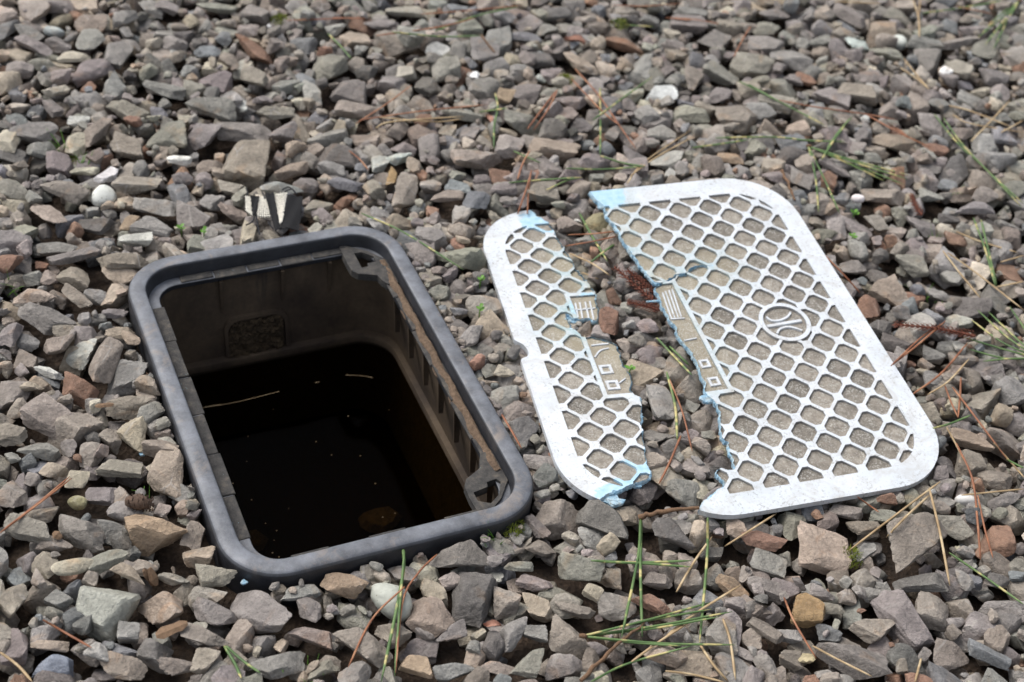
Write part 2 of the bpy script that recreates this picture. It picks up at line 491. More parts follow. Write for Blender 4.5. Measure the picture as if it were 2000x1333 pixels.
LEDGE_Z = -.0115
def build_box():
    box = empty('valve_box', BOX_M)
    tag(box, 'open black plastic valve box sunk in gravel, dark water inside', 'valve box')
    # rim with rolled outer edge and outer wall
    loft([(rru(.0012), -.12), (rru(0), -.005), (rru(.0004), -.0028), (rru(.0014), -.0011), (rru(.0034), -.0003), (rru(.006), 0),
          (rru(.0115), 0), (rru(.0128), -.0004), (rru(.0134), -.0016), (rru(.0146), LEDGE_Z)], 'rim', MAT['black'], box, 50)
    # seat for the lid
    loft([(rru(.0147), LEDGE_Z), (rru(.0222), LEDGE_Z), (rru(.0226), LEDGE_Z - .0004), (rru(.0226), LEDGE_Z - .004), (rru(.0185), LEDGE_Z - .0042)], 'ledge', MAT['black'], box, 40)
    # tabs along the seat
    def tab(u0, u1, v0, v1, h):
        x0, x1, y0, y1 = min(u0, u1), max(u0, u1), min(v0, v1), max(v0, v1)
        b = .0005
        V = [(x0, y0, LEDGE_Z), (x1, y0, LEDGE_Z), (x1, y1, LEDGE_Z), (x0, y1, LEDGE_Z)]
        V += [(x0, y0, LEDGE_Z + h - b), (x1, y0, LEDGE_Z + h - b), (x1, y1, LEDGE_Z + h - b), (x0, y1, LEDGE_Z + h - b)]
        V += [(x0 + b, y0 + b, LEDGE_Z + h), (x1 - b, y0 + b, LEDGE_Z + h), (x1 - b, y1 - b, LEDGE_Z + h), (x0 + b, y1 - b, LEDGE_Z + h)]
        Fc = [(3, 2, 1, 0), (8, 9, 10, 11)]
        for k in range(4):
            k2 = (k + 1) % 4
            Fc += [(k, k2, 4 + k2, 4 + k), (4 + k, 4 + k2, 8 + k2, 8 + k)]
        obj_pd('ledge_tab', V, Fc, MAT['ledge'], box)
    vs_ = np.linspace(-BL / 2 + .045, BL / 2 - .045, 7)
    for k in range(6):
        tab(-BW / 2 + .0148, -BW / 2 + .0232 + .0009 * (k % 2), vs_[k] + .0002, vs_[k + 1] - .0006, .0006 + .0009 * rng.random())
        tab(BW / 2 - .0148, BW / 2 - .0228 - .0012 * (k % 2), vs_[k] + .0006, vs_[k + 1] - .0002, .0006 + .001 * rng.random())
    us_ = np.linspace(-BW / 2 + .042, BW / 2 - .042, 6)
    for k in range(5):
        tab(us_[k] + .0006, us_[k + 1] - .0006, BL / 2 - .0148, BL / 2 - .0218 - (.0022 if k in (1, 3) else .0), .0006 + .0009 * rng.random())
        if k % 2 == 0: tab(us_[k] + .0006, us_[k + 1] - .0006, -BL / 2 + .0148, -BL / 2 + .0225, .0016)
    # sand caught on the seat facing the lid pieces
    n, w = 90, 7
    sv = np.linspace(-BL / 2 + .05, BL / 2 - .04, n)
    V = []
    for k in range(n):
        for q in range(w):
            t = q / (w - 1)
            zz = LEDGE_Z + .0014 + .0028 * math.sin(math.pi * min(1, t * 1.15 + .05)) * (.45 + .55 * math.sin(k * .21 + 1) ** 2) + rng.normal(0, .0004) - (.003 if q in (0, w - 1) else 0)
            V.append((BW / 2 - .0147 - t * (.0075 + .0012 * math.sin(k * .5)), sv[k] + rng.normal(0, .0004), zz))
    Fc = [(k * w + q, k * w + q + 1, (k + 1) * w + q + 1, (k + 1) * w + q) for k in range(n - 1) for q in range(w - 1)]
    o = obj_pd('sand_layer', V, Fc, MAT['sand'], box, 60); o['kind'] = 'stuff'
    # corner brackets with a slot
    for nm, outline, slot in (
        ('corner_bracket', [(.062, .118), (.0655, .1125), (.0725, .1095), (.079, .1065), (.0805, .1), (.0835, .094), (BW / 2 - .0148, .094), (BW / 2 - .0148, BL / 2 - .04), (BW / 2 - .0252, BL / 2 - .0262), (BW / 2 - .04, BL / 2 - .0148), (.062, BL / 2 - .0148), (.0615, .128)],
         [(.0705, .1185), (.076, .1185), (.0765, .1225), (.0835, .1225), (.0838, .129), (.077, .1365), (.0705, .137)]),
        ('corner_bracket', [(.0835, -.094), (.0805, -.1), (.0785, -.1065), (.0725, -.11), (.0655, -.1135), (.062, -.119), (.0612, -.13), (.062, -BL / 2 + .0148), (BW / 2 - .04, -BL / 2 + .0148), (BW / 2 - .0252, -BL / 2 + .0262), (BW / 2 - .0148, -BL / 2 + .04), (BW / 2 - .0148, -.094)],
         [(.0655, -.1345), (.0655, -.1265), (.0765, -.1245), (.0775, -.1205), (.0845, -.1195), (.0865, -.123), (.081, -.1335), (.073, -.139)])):
        pts = [Vector(p) for p in outline] + [Vector(p) for p in slot]
        a, b = len(outline), len(slot)
        ed = [(k, (k + 1) % a) for k in range(a)] + [(a + k, a + (k + 1) % b) for k in range(b)]
        vv, _, ff, *_r = delaunay_2d_cdt(pts, ed, [], 0, 1e-7)
        vv = np.array([tuple(p) for p in vv])
        keep = [f for f in ff if (lambda c: in_poly(c, outline)[0] and not in_poly(c, slot)[0])(vv[list(f)].mean(0)[None])]
        V, Fc = extrude_tris(vv, keep, LEDGE_Z + .0022, LEDGE_Z - .004)
        obj_pd(nm, V, Fc, MAT['ledge'], box)
    # upper body wall, the band half way down, lower wall and floor
    loft([(rr(.0188, .0188, .0188, .0188, .024), LEDGE_Z - .004), (rr(.013, .0115, .018, .022, .027), -.05), (rr(.008, .0062, .016, .028, .03), -.088)], 'body_wall', MAT['mud'], box, 60)
    loft([(rr(.0078, .006, .0158, .0278, .03), -.088), (rr(.0125, .0108, .02, .0335, .028), -.0885), (rr(.013, .0112, .0205, .034, .028), -.0895), (rr(.013, .0112, .0205, .034, .028), -.0945), (rr(.0105, .009, .018, .031, .029), -.0952)], 'band', MAT['mud'], box, 40)
    loft([(rr(.0108, .0092, .0182, .0312, .029), -.095), (rr(.016, .014, .022, .036, .028), -.172)], 'lower_wall', MAT['silt'], box, 60)
    N = 44
    p = rr(.016, .014, .022, .036, .028)
    obj_pd('floor_plate', np.c_[p, np.full(len(p), -.1719)], [tuple(range(len(p)))], MAT['silt'], box)
    # triangular stiffening ribs below the ledge
    def rib(base, along, inward, wtop, z0, z1):
        a, i = np.array(along), np.array(inward)
        b = np.array(base); t = .0013
        V = []
        for s in (-t, t):
            V += [np.r_[b + a * s - i * .003, z0], np.r_[b + a * s + i * wtop, z0], np.r_[b + a * s * .4 + i * .0004, z1], np.r_[b + a * s - i * .003, z1]]
        obj_pd('stiffening_rib', V, [(0, 1, 2, 3), (7, 6, 5, 4), (0, 4, 5, 1), (1, 5, 6, 2), (2, 6, 7, 3), (3, 7, 4, 0)], MAT['mud'], box)
    for u in (-.034, .014, .052):
        rib((u, BL / 2 - .0205), (1, 0), (0, -1), .004, -.016, -.062)
    for v in np.linspace(-.10, .09, 7):
        rib((BW / 2 - .0165, v), (0, 1), (-1, 0), .0035, -.016, -.056)
        rib((-BW / 2 + .0165, v), (0, 1), (1, 0), .0035, -.016, -.056)
    # mouth for the pipe, packed with mortar, on the end wall
    u0, u1, z0, z1 = -.031, .0145, -.0878, -.056
    arch = [(u0, z0), (u0, z1 - .01)] + [(u0 + .01 - .01 * math.cos(t), z1 - .01 + .01 * math.sin(t)) for t in np.linspace(.3, 1.57, 5)] + \
           [(u1 - .01 + .01 * math.sin(t), z1 - .01 + .01 * math.cos(t)) for t in np.linspace(0, 1.57, 5)] + [(u1, z0)]
    def back_v(z): return BL / 2 - np.interp(-z, [.016, .05, .088], [.0188, .022, .028])
    g = []
    gx, gz = np.linspace(u0, u1, 26), np.linspace(z0, z1, 20)
    keep = in_poly(np.array([(x, z) for x in gx for z in gz]), np.array(arch) * 1.0 + 0).reshape(26, 20)
    V = [(x, back_v(z) - .0012 - .0035 * rng.random(), z) for x in gx for z in gz]
    Fc = [(a * 20 + b, a * 20 + b + 1, (a + 1) * 20 + b + 1, (a + 1) * 20 + b) for a in range(25) for b in range(19) if keep[a:a + 2, b:b + 2].sum() >= 3]
    obj_pd('mortar_plug', V, Fc, MAT['mortar'], box, 60)
    V, Fc = [], []
    for k, (x, z) in enumerate(arch):
        cx, cz = (u0 + u1) / 2, z0
        ox, oz = x + (.0028 if x > cx else -.0028), z + (.0028 if z > z1 - .011 else 0)
        V += [(x, back_v(z) + .002, z), (x, back_v(z) - .003, z), (ox, back_v(oz) - .003, oz), (ox, back_v(oz) + .002, oz)]
        if k: Fc += [(4 * k - 4 + q, 4 * k - 4 + (q + 1) % 4, 4 * k + (q + 1) % 4, 4 * k + q) for q in range(4)]
    obj_pd('pipe_mouth', V, Fc, MAT['mud'], box, 40)
    # water standing in the box
    p = rr(.0109, .0093, .0183, .0313, .029)
    wz = -.099
    V = np.vstack([np.c_[p, np.full(len(p), wz)], np.c_[p, np.full(len(p), -.168)]])
    n = len(p)
    wat = obj_pd('standing_water', V, [tuple(range(n)), tuple(range(2 * n - 1, n - 1, -1))] + [(n + k, n + (k + 1) % n, (k + 1) % n, k) for k in range(n)], MAT['water'])
    wat.matrix_world = BOX_M
    wat['kind'] = 'structure'
    # brass-like cap and stones lying on the floor under water
    cap = empty('pipe_cap', BOX_M @ Matrix.Translation((-.045, -.075, -.1719)))
    tag(cap, 'brown hexagonal pipe cap under the water in the box', 'pipe cap')
    hx = [(.019 * math.cos(k * math.pi / 3), .019 * math.sin(k * math.pi / 3)) for k in range(6)]
    V = [(x, y, .018) for x, y in hx] + [(x, y, .03) for x, y in hx]
    obj_pd('hexagon_head', V, [tuple(range(5, -1, -1)), tuple(range(6, 12))] + [(k, (k + 1) % 6, 6 + (k + 1) % 6, 6 + k) for k in range(6)], MAT['mortar'], cap)
    cc = [(.023 * math.cos(k * math.pi / 12), .023 * math.sin(k * math.pi / 12)) for k in range(24)]
    V = [(x, y, 0) for x, y in cc] + [(x, y, .018) for x, y in cc]
    obj_pd('collar', V, [tuple(range(24, 48))] + [(k, (k + 1) % 24, 24 + (k + 1) % 24, 24 + k) for k in range(24)], MAT['silt'], cap, 40)
    # pale films and stones lying on the floor
    for k, (u, v, sx) in enumerate(((.03, -.06, .03), (.045, -.105, .026), (-.01, -.11, .034), (.0, -.045, .024), (-.055, .01, .028), (.05, .0, .03))):
        a_ = np.linspace(0, 6.283, 9)[:-1]
        V = [(u + sx * .7 * math.cos(t) * rng.uniform(.75, 1.1), v + sx * .5 * math.sin(t) * rng.uniform(.75, 1.1), -.171) for t in a_]
        V += [((x - u) * .7 + u, (y - v) * .7 + v, -.171 + sx * rng.uniform(.25, .4)) for x, y, z in V]
        o = obj_pd('drowned_stone', V, [tuple(range(8, 16))] + [(q, (q + 1) % 8, 8 + (q + 1) % 8, 8 + q) for q in range(8)], MAT['mortar'])
        o.matrix_world = BOX_M
        tag(o, 'dim flat brown stone on the box floor under water', 'stone', 'stones under the water in the box')
    # pale streaks laid as thin tubes on the water, and floating specks
    for pts in ([(390, 798), (460, 786), (545, 765)], [(675, 733), (705, 734), (728, 738)], [(615, 748), (624, 746)], [(400, 795), (432, 790)]):
        P = [np.array(BOX_M.inverted() @ Vector(p)) for p in unproj(spline(pts, 8), wz + .0002)]
        V, Fc = tube(P, .0002, 4, .6)
        o = obj_pd('water_streak', V, Fc, MAT['straw']); o.matrix_world = BOX_M
        tag(o, 'thin pale fibre on the dark water', 'streak', 'pale streaks on the water')
    V, Fc = [], []
    for k in range(26):
        uv = np.array([rng.uniform(-BW / 2 + .025, BW / 2 - .03), rng.uniform(-BL / 2 + .035, BL / 2 - .06)])
        r = rng.uniform(.0002, .0006); b = len(V)
        for q in range(5): V.append((uv[0] + r * math.cos(q * 1.257), uv[1] + r * math.sin(q * 1.257), wz + .0003))
        V.append((uv[0], uv[1], wz + .0009))
        Fc += [(b + q, b + (q + 1) % 5, b + 5) for q in range(5)]
    o = obj_pd('floating_specks', V, Fc, MAT['straw']); o.matrix_world = BOX_M
    tag(o, 'tiny pale specks floating on the dark water', 'specks', kind='stuff')

def extrude_tris(vv, tris, ztop, zbot):
    """2D triangles -> prism with side walls"""
    used = sorted({i for f in tris for i in f})
    mp = {i: k for k, i in enumerate(used)}
    n = len(used)
    V = [(vv[i][0], vv[i][1], ztop) for i in used] + [(vv[i][0], vv[i][1], zbot) for i in used]
    Fc = []; edges = {}
    for f in tris:
        a = vv[list(f)]
        if (a[1][0] - a[0][0]) * (a[2][1] - a[0][1]) - (a[1][1] - a[0][1]) * (a[2][0] - a[0][0]) < 0: f = f[::-1]
        t = [mp[i] for i in f]
        Fc.append(tuple(t)); Fc.append(tuple(n + i for i in t[::-1]))
        for k in range(3):
            e = (t[k], t[(k + 1) % 3])
            if e[::-1] in edges: del edges[e[::-1]]
            else: edges[e] = 1
    for a, b in edges: Fc.append((b, a, n + a, n + b))
    return V, Fc

build_box()

# ------------------------------------------------------------------ the broken lid: lattice coordinates (i, j), half a cell = HC metres
HC = .0132
def rotm(a, b, c):
    return Matrix.Rotation(c, 4, 'Z') @ Matrix.Rotation(b, 4, 'Y') @ Matrix.Rotation(a, 4, 'X')
POSE = {'R': Matrix.Translation((.15757, .88644, .01026)) @ rotm(.07449, .01596, .39224),
        'L': Matrix.Translation((.10813, .88631, -.00572)) @ rotm(-.00835, .00215, .30339)}
def lid_ij(px, key):
    M = np.array(POSE[key]); n = M[:3, 2]; t = M[:3, 3]
    px = np.array(px, float).reshape(-1, 2)
    d = np.c_[(px - [1000, 666.5]) / F_PX, np.ones(len(px))] @ RM
    X = CPOS + d * (((t - CPOS) @ n) / (d @ n))[:, None]
    q = (X - t) @ M[:3, :3]
    return np.c_[q[:, 0] / HC + 1.8, -q[:, 1] / HC + 11.3]
def ij_xy(ij):
    ij = np.asarray(ij, float).reshape(-1, 2)
    return np.c_[(ij[:, 0] - 1.8) * HC, -(ij[:, 1] - 11.3) * HC]
def crop(ox, oy, s):
    return lambda pts: [(ox + x / s, oy + y / s) for x, y in pts]
c4, c5, c6, c7 = crop(920, 380, 4.165), crop(980, 660, 3.602), crop(1130, 330, 3.332), crop(1340, 560, 2.8365)

I0, I1, J0, J1, RC = -6.37, 10.37, -1.5, 23.55, 3.9
N0, N1, M0, M1, RI = -5.12, 9.07, -.06, 22.2, 2.6
def arc(cx, cy, r, a0, a1, n=9):
    return [(cx + r * math.cos(math.radians(a)), cy + r * math.sin(math.radians(a))) for a in np.linspace(a0, a1, n)]
INNER = arc(N1 - RI, M1 - RI, RI, 0, 90) + arc(N0 + RI, M1 - RI, RI, 90, 180) + arc(N0 + RI, M0 + RI, RI, 180, 270) + arc(N1 - RI, M0 + RI, RI, 270, 360)

FR_R = c6([(75, 155), (100, 190), (150, 230), (165, 260), (195, 300), (240, 370), (275, 440), (310, 490), (345, 540), (375, 585), (420, 640), (455, 690), (480, 722), (508, 742),
           (560, 728), (610, 712), (632, 690), (690, 684), (722, 655), (790, 622), (880, 632), (791, 626), (724, 659), (691, 688), (634, 695), (611, 717), (561, 734),
           (520, 752), (500, 770), (505, 800), (525, 840), (545, 880), (565, 920), (580, 950), (600, 985), (625, 1010), (635, 1050), (650, 1085), (680, 1110), (700, 1140)]) + \
       c7([(15, 345), (40, 380), (60, 430), (85, 490), (105, 540), (112, 590), (150, 625), (168, 645), (190, 690), (190, 740), (200, 790), (215, 830), (230, 880), (245, 930), (270, 980), (272, 1008),
           (245, 1012), (182, 1000), (175, 1028), (195, 1060), (230, 1075), (215, 1110), (170, 1140), (130, 1170), (100, 1190), (72, 1238)])
FR_L = c4([(500, 165), (560, 190), (625, 230), (640, 260), (665, 290), (690, 330), (715, 370), (745, 420), (770, 470), (800, 510), (825, 560), (850, 600), (880, 640), (910, 680), (940, 720), (975, 760), (1015, 800),
           (1020, 850), (1015, 900), (1030, 950), (1045, 985), (1010, 1030), (980, 1010), (930, 1000), (880, 1020), (830, 1010), (790, 970), (760, 960), (770, 1000), (800, 1040), (810, 1090), (850, 1100), (890, 1130), (910, 1160), (960, 1150),
           (1030, 1170), (1110, 1190), (1170, 1220), (1195, 1260), (1215, 1320)]) + \
       c5([(850, 180), (880, 230), (895, 290), (915, 360), (925, 395), (970, 420), (965, 480), (970, 540), (980, 600), (995, 650), (995, 700), (1000, 760), (1020, 830), (1030, 900), (1045, 960), (1020, 1000), (960, 1015), (910, 1030), (850, 1065), (760, 1080), (720, 1120)])
LID_OUT, LID_NF = {}, {}

def rough_line(P, step, amp, r):
    Q = resample(P, step)
    t = np.gradient(Q, axis=0); t /= np.linalg.norm(t, axis=1)[:, None] + 1e-9
    nrm = np.c_[-t[:, 1], t[:, 0]]
    e = r.normal(0, 1, len(Q)); e = e * .6 + np.roll(e, 1) * .3 + np.roll(e, 2) * .2
    e[0] = e[-1] = 0
    return Q + nrm * (e * amp)[:, None]

def build_lid(key, name, label, frac_px, blue_px):
    r = np.random.default_rng(3 if key == 'R' else 4)
    fr = lid_ij(frac_px, key)
    if key == 'R':
        th = math.degrees(math.asin(min(1, (-(fr[-1][0]) + (I0 + RC)) / RC)))
        fr[-1] = arc(I0 + RC, J1 - RC, RC, 90 + th, 90 + th, 1)[0]
        fr[0][1] = J0
        outer = arc(I0 + RC, J1 - RC, RC, 90 + th, 90, 5)[1:] + arc(I1 - RC, J1 - RC, RC, 90, 0, 12) + arc(I1 - RC, J0 + RC, RC, 0, -90, 12)
        outer = outer[:-1] + [(I1 - RC, J0)]
    else:
        th = 36.0
        fr[0][1] = J0
        end = arc(I0 + RC, J1 - RC, RC, 90 + th, 90 + th, 1)[0]
        fr = np.vstack([fr, [end]])
        outer = arc(I0 + RC, J1 - RC, RC, 90 + th, 180, 9)[1:]
        outer += [(I0, 12.05), (I0 + .08, 11.93), (-5.92, 11.78), (-5.8, 11.5), (-5.82, 11.15), (-5.95, 10.78), (-6.1, 10.62), (I0 + .03, 10.38), (I0, 10.25)]
        outer += arc(I0 + RC, J0 + RC, RC, 180, 270, 12)
    fr = rough_line(rough_line(fr, .26, .075, r), .07, .034, r)
    nf = len(fr)
    outl = np.vstack([fr, np.array(outer)])
    if abs(outl[-1] - outl[0]).max() < .02: outl = outl[:-1]
    LID_OUT[key] = outl; LID_NF[key] = nf
    # constraint geometry
    pts, ed = [], []
    def poly(P):
        b = len(pts); pts.extend([tuple(p) for p in P])
        ed.extend([(b + k, b + (k + 1) % len(P)) for k in range(len(P))])
    poly(outl); poly(INNER)
    LC, LR0, LR1 = (5.45, 11.1), 1.27, 1.52
    CA, CB = .71, .87
    cells = {}
    SI, SO = (-2.3, .1, 6.95, 15.35), (-2.56, .36, 6.68, 15.62)
    for i in range(-5, 10):
        for j in range(0, 23):
            if (i + j) % 2: continue
            jj = r.normal(0, .012, 2)
            b = CB + .0
            cells[(i, j)] = [(i + jj[0] + x, j + jj[1] + y) for x, y in ((CA, b - CA), (b - CA, CA), (CA - b, CA), (-CA, b - CA), (-CA, CA - b), (CA - b, -CA), (b - CA, -CA), (CA, CA - b))]
    lo, hi = outl.min(0) - .8, outl.max(0) + .8
    for (i, j), P in cells.items():
        if lo[0] < i < hi[0] and lo[1] < j < hi[1]: poly(P)
    for S_ in (SI, SO): poly([(S_[0], S_[2]), (S_[1], S_[2]), (S_[1], S_[3]), (S_[0], S_[3])])
    if key == 'R':
        poly(arc(*LC, LR0, 0, 350, 36)); poly(arc(*LC, LR1, 0, 350, 36)); poly(arc(*LC, LR1 + .16, 0, 350, 36))
    for x in np.arange(lo[0], hi[0], .42):
        for y in np.arange(lo[1], hi[1], .42):
            pts.append((x + r.uniform(-.12, .12), y + r.uniform(-.12, .12)))
    vv, _, ff, *_x = delaunay_2d_cdt([Vector(p) for p in pts], ed, [], 0, 1e-5)
    vv = np.array([tuple(p) for p in vv]); ff = np.array([tuple(f) for f in ff])
    cen = vv[ff].mean(1)
    a, b, c = vv[ff[:, 0]], vv[ff[:, 1]], vv[ff[:, 2]]
    area = np.abs((b[:, 0] - a[:, 0]) * (c[:, 1] - a[:, 1]) - (b[:, 1] - a[:, 1]) * (c[:, 0] - a[:, 0])) / 2
    ok = in_poly(cen, outl) & (area > 1e-7)
    inner = in_poly(cen, INNER)
    d_logo = np.linalg.norm(cen - LC, axis=1) if key == 'R' else np.full(len(cen), 99.)
    def inr(S_): return (cen[:, 0] > S_[0]) & (cen[:, 0] < S_[1]) & (cen[:, 1] > S_[2]) & (cen[:, 1] < S_[3])
    si, so = inr(SI), inr(SO)
    cls = np.full(len(cen), 'lattice', dtype=object)
    padkey = {}
    base = np.round(cen).astype(int)
    for k in range(len(cen)):
        if not ok[k]: cls[k] = ''; continue
        if not inner[k]: cls[k] = 'border'; continue
        if d_logo[k] < LR0: cls[k] = 'emblem_floor'; continue
        if d_logo[k] < LR1: cls[k] = 'emblem_ring'; continue
        if si[k]: cls[k] = 'text_panel'; continue
        if so[k]: cls[k] = 'lattice'; continue
        x, y = cen[k]
        for di in (-1, 0, 1):
            for dj in (-1, 0, 1):
                q = (base[k][0] + di, base[k][1] + dj)
                if q in cells and in_poly(cen[k][None], cells[q])[0]:
                    cls[k] = ('pad',) + q
    # small slivers of cells stay solid
    import collections
    tot = collections.defaultdict(float)
    for k in range(len(cen)):
        if isinstance(cls[k], tuple): tot[cls[k]] += area[k]
    for k in range(len(cen)):
        if isinstance(cls[k], tuple) and tot[cls[k]] < .05: cls[k] = 'lattice'
    xy = ij_xy(vv)
    fg = np.array([np.min(np.linalg.norm(fr[np.abs(np.arange(nf) - k) > 12] - fr[k], axis=1)) for k in range(nf)])
    frd = fr[fg > .16][::2]
    dist = np.min(np.linalg.norm(vv[:, None, :] - frd[None, :, :], axis=2), axis=1) * HC
    blue = np.clip(1 - dist / .0022, 0, 1) * .5
    for (px, py, rad) in blue_px:
        c0 = lid_ij([(px, py)], key)[0]
        blue = np.maximum(blue, np.clip(1.5 - np.linalg.norm(vv - c0, axis=1) / rad, 0, 1))
    if key == 'L':
        teal = np.clip(1.15 - dist / .030, 0, 1) * np.clip((17 - vv[:, 1]) / 5, 0, 1) * np.clip((vv[:, 1] - .5) / 3, 0, 1)
    else:
        teal = np.clip(1.1 - dist / .040, 0, 1) * np.clip((18 - vv[:, 1]) / 5, .12, .8)
    root = empty(name, POSE[key])
    tag(root, label, 'lid piece', 'two pieces of the broken lid')
    flip = True
    def part(nm, sel, ztop, zbot, mat, jitter=0, walls=True, top_only=False):
        tris = ff[sel]
        used, inv = np.unique(tris, return_inverse=True)
        T = inv.reshape(-1, 3)
        P = xy[used]; n = len(used)
        ar = (P[T[:, 1], 0] - P[T[:, 0], 0]) * (P[T[:, 2], 1] - P[T[:, 0], 1]) - (P[T[:, 1], 1] - P[T[:, 0], 1]) * (P[T[:, 2], 0] - P[T[:, 0], 0])
        T[ar < 0] = T[ar < 0][:, ::-1]
        zt = np.full(n, ztop) + (r.normal(0, jitter, n) if jitter else 0)
        V = np.c_[P, zt]; Fs = T
        bl, te = blue[used], teal[used]
        if walls:
            E = np.vstack([T[:, [0, 1]], T[:, [1, 2]], T[:, [2, 0]]])
            es = {tuple(e) for e in E}
            bd = np.array([e for e in es if (e[1], e[0]) not in es])
            V = np.vstack([V, np.c_[P, np.full(n, zbot)]])
            Fs = np.vstack([T, np.c_[bd[:, 1], bd[:, 0], n + bd[:, 0]], np.c_[bd[:, 1], n + bd[:, 0], n + bd[:, 1]]])
            bl, te = np.r_[bl, bl], np.r_[te, te]
            # walls get vertices of their own so that grime and shade painted low in the recesses stay off the tops
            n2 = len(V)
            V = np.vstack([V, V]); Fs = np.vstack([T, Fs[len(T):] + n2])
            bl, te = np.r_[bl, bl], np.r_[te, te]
            gr_sh = np.r_[np.zeros(n2), np.full(n, .45), np.full(n, 1.0)] if nm != 'border' else np.zeros(2 * n2)
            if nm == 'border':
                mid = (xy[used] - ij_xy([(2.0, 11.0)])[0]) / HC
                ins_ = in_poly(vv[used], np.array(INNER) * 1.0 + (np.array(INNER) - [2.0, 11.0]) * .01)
                gr_sh = np.r_[np.zeros(n2), np.where(ins_, .45, 0), np.where(ins_, 1.0, .1)]
            return obj_np(nm, V, Fs, mat, root, attrs={'blue': bl, 'teal': te, 'grime_shade': gr_sh})
        return obj_np(nm, V, Fs, mat, root, attrs={'blue': bl, 'teal': te})
    FLOOR = -.0019
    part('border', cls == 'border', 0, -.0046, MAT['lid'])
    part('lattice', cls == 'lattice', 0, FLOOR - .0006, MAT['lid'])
    if (cls == 'text_panel').any(): part('text_panel', cls == 'text_panel', FLOOR + .0003, 0, MAT['pad'], .00008, walls=False)
    if key == 'R':
        part('emblem_floor', cls == 'emblem_floor', FLOOR, 0, MAT['pad'], .00008, walls=False)
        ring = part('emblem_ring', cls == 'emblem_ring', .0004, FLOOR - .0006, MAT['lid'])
    pads = collections.defaultdict(list)
    for k in range(len(cen)):
        if isinstance(cls[k], tuple): pads[cls[k]].append(k)
    for pk in sorted(pads):
        part('recess_panel', np.array(pads[pk]), FLOOR + r.normal(0, .00012), 0, MAT['pad'], .00008, walls=False)
    # raised marks
    def stroke(nm, px, w, h=.0013, parent=root, z0=FLOOR, mat='lid'):
        P = ij_xy(lid_ij(px, key)); P = spline(P, 2 if len(P) == 2 else 14)
        t = np.gradient(P, axis=0); t /= np.linalg.norm(t, axis=1)[:, None] + 1e-9
        nn = np.c_[-t[:, 1], t[:, 0]] * w / 2
        V, Fc = [], []
        for k in range(len(P)):
            a, b = P[k] + nn[k], P[k] - nn[k]
            V += [(*a, z0 - .0004), (*(P[k] + nn[k] * .8), z0 + h), (*(P[k] - nn[k] * .8), z0 + h), (*b, z0 - .0004)]
            if k: Fc += [(4 * k - 4 + q, 4 * k + q, 4 * k + q + 1, 4 * k - 3 + q) for q in range(3)]
        Fc += [(0, 1, 2, 3), (4 * len(P) - 1, 4 * len(P) - 2, 4 * len(P) - 3, 4 * len(P) - 4)]
        o = obj_pd(nm, V, Fc, MAT[mat], parent)
        return o
    def square(c, hw, parent=root):
        c0 = lid_ij([c], key)[0]; V, Fc = [], []
        for s, z in ((1, FLOOR - .0003), (.96, FLOOR + .0013), (.55, FLOOR + .0013), (.5, FLOOR - .0003)):
            for dx, dy in ((-1, -1), (1, -1), (1, 1), (-1, 1)):
                p = ij_xy([(c0[0] + dx * hw * s, c0[1] + dy * hw * s)])[0]; V.append((*p, z))
        for k in range(3):
            for q in range(4): Fc.append((4 * k + q, 4 * k + (q + 1) % 4, 4 * k + 4 + (q + 1) % 4, 4 * k + 4 + q))
        obj_pd('raised_square', V, Fc, MAT['lid'], parent)
    if key == 'R':
        for p in ([(445, 165), (475, 185), (520, 183), (560, 165), (580, 140)], [(505, 258), (520, 232), (560, 220), (600, 225), (645, 240)]): stroke('emblem_stroke', c7(p), .0019, .0016, ring)
        stroke('emblem_stroke', c7([(450, 217), (640, 184)]), .0030, .0016, ring)
        for p in ([(548, 800), (606, 968)], [(568, 793), (628, 965)], [(590, 786), (650, 962)], [(611, 780), (670, 958)]): stroke('letter_stroke', c6(p), .0012)
        stroke('letter_stroke', c6([(603, 972), (692, 966)]), .0013)
        stroke('letter_stroke', c6([(690, 1112), (770, 1096)]), .0012)
        square(c7([(105, 422)])[0], .30); square(c7([(157, 521)])[0], .32)
    else:
        for p in ([(850, 878), (872, 995)], [(886, 872), (908, 1000)], [(930, 868), (960, 1005)], [(968, 862), (1000, 1015)]): stroke('letter_stroke', c4(p), .0014)
        stroke('letter_stroke', c4([(842, 934), (1008, 918)]), .0013)
        stroke('letter_stroke', c4([(980, 1222), (1050, 1213), (1120, 1207)]), .0013, mat='lid')
        stroke('letter_stroke', c4([(1008, 1318), (1050, 1265), (1120, 1242)]), .0013, mat='lid')
        stroke('letter_stroke', c5([(828, 312), (872, 278)]), .0012)
        square(c5([(735, 216)])[0], .37); square(c5([(782, 326)])[0], .37)
    # ragged broken edge, pale blue inside
    P = ij_xy(fr); n = len(P)
    t = np.gradient(P, axis=0); t /= np.linalg.norm(t, axis=1)[:, None] + 1e-9
    nrm = np.c_[-t[:, 1], t[:, 0]]
    test = in_poly(fr[::7] + (nrm[::7] * [1, -1]) * .2, outl)
    if test.mean() > .5: nrm = -nrm
    ext = {}
    rows = []
    gapd = np.array([np.min(np.linalg.norm(P[np.abs(np.arange(n) - k) > 12] - P[k], axis=1)) for k in range(n)])
    tight = np.clip((gapd - .0012) / .002, 0, 1)
    wob = np.convolve(r.normal(0, 1, n), np.ones(9) / 9, 'same') * 2.2
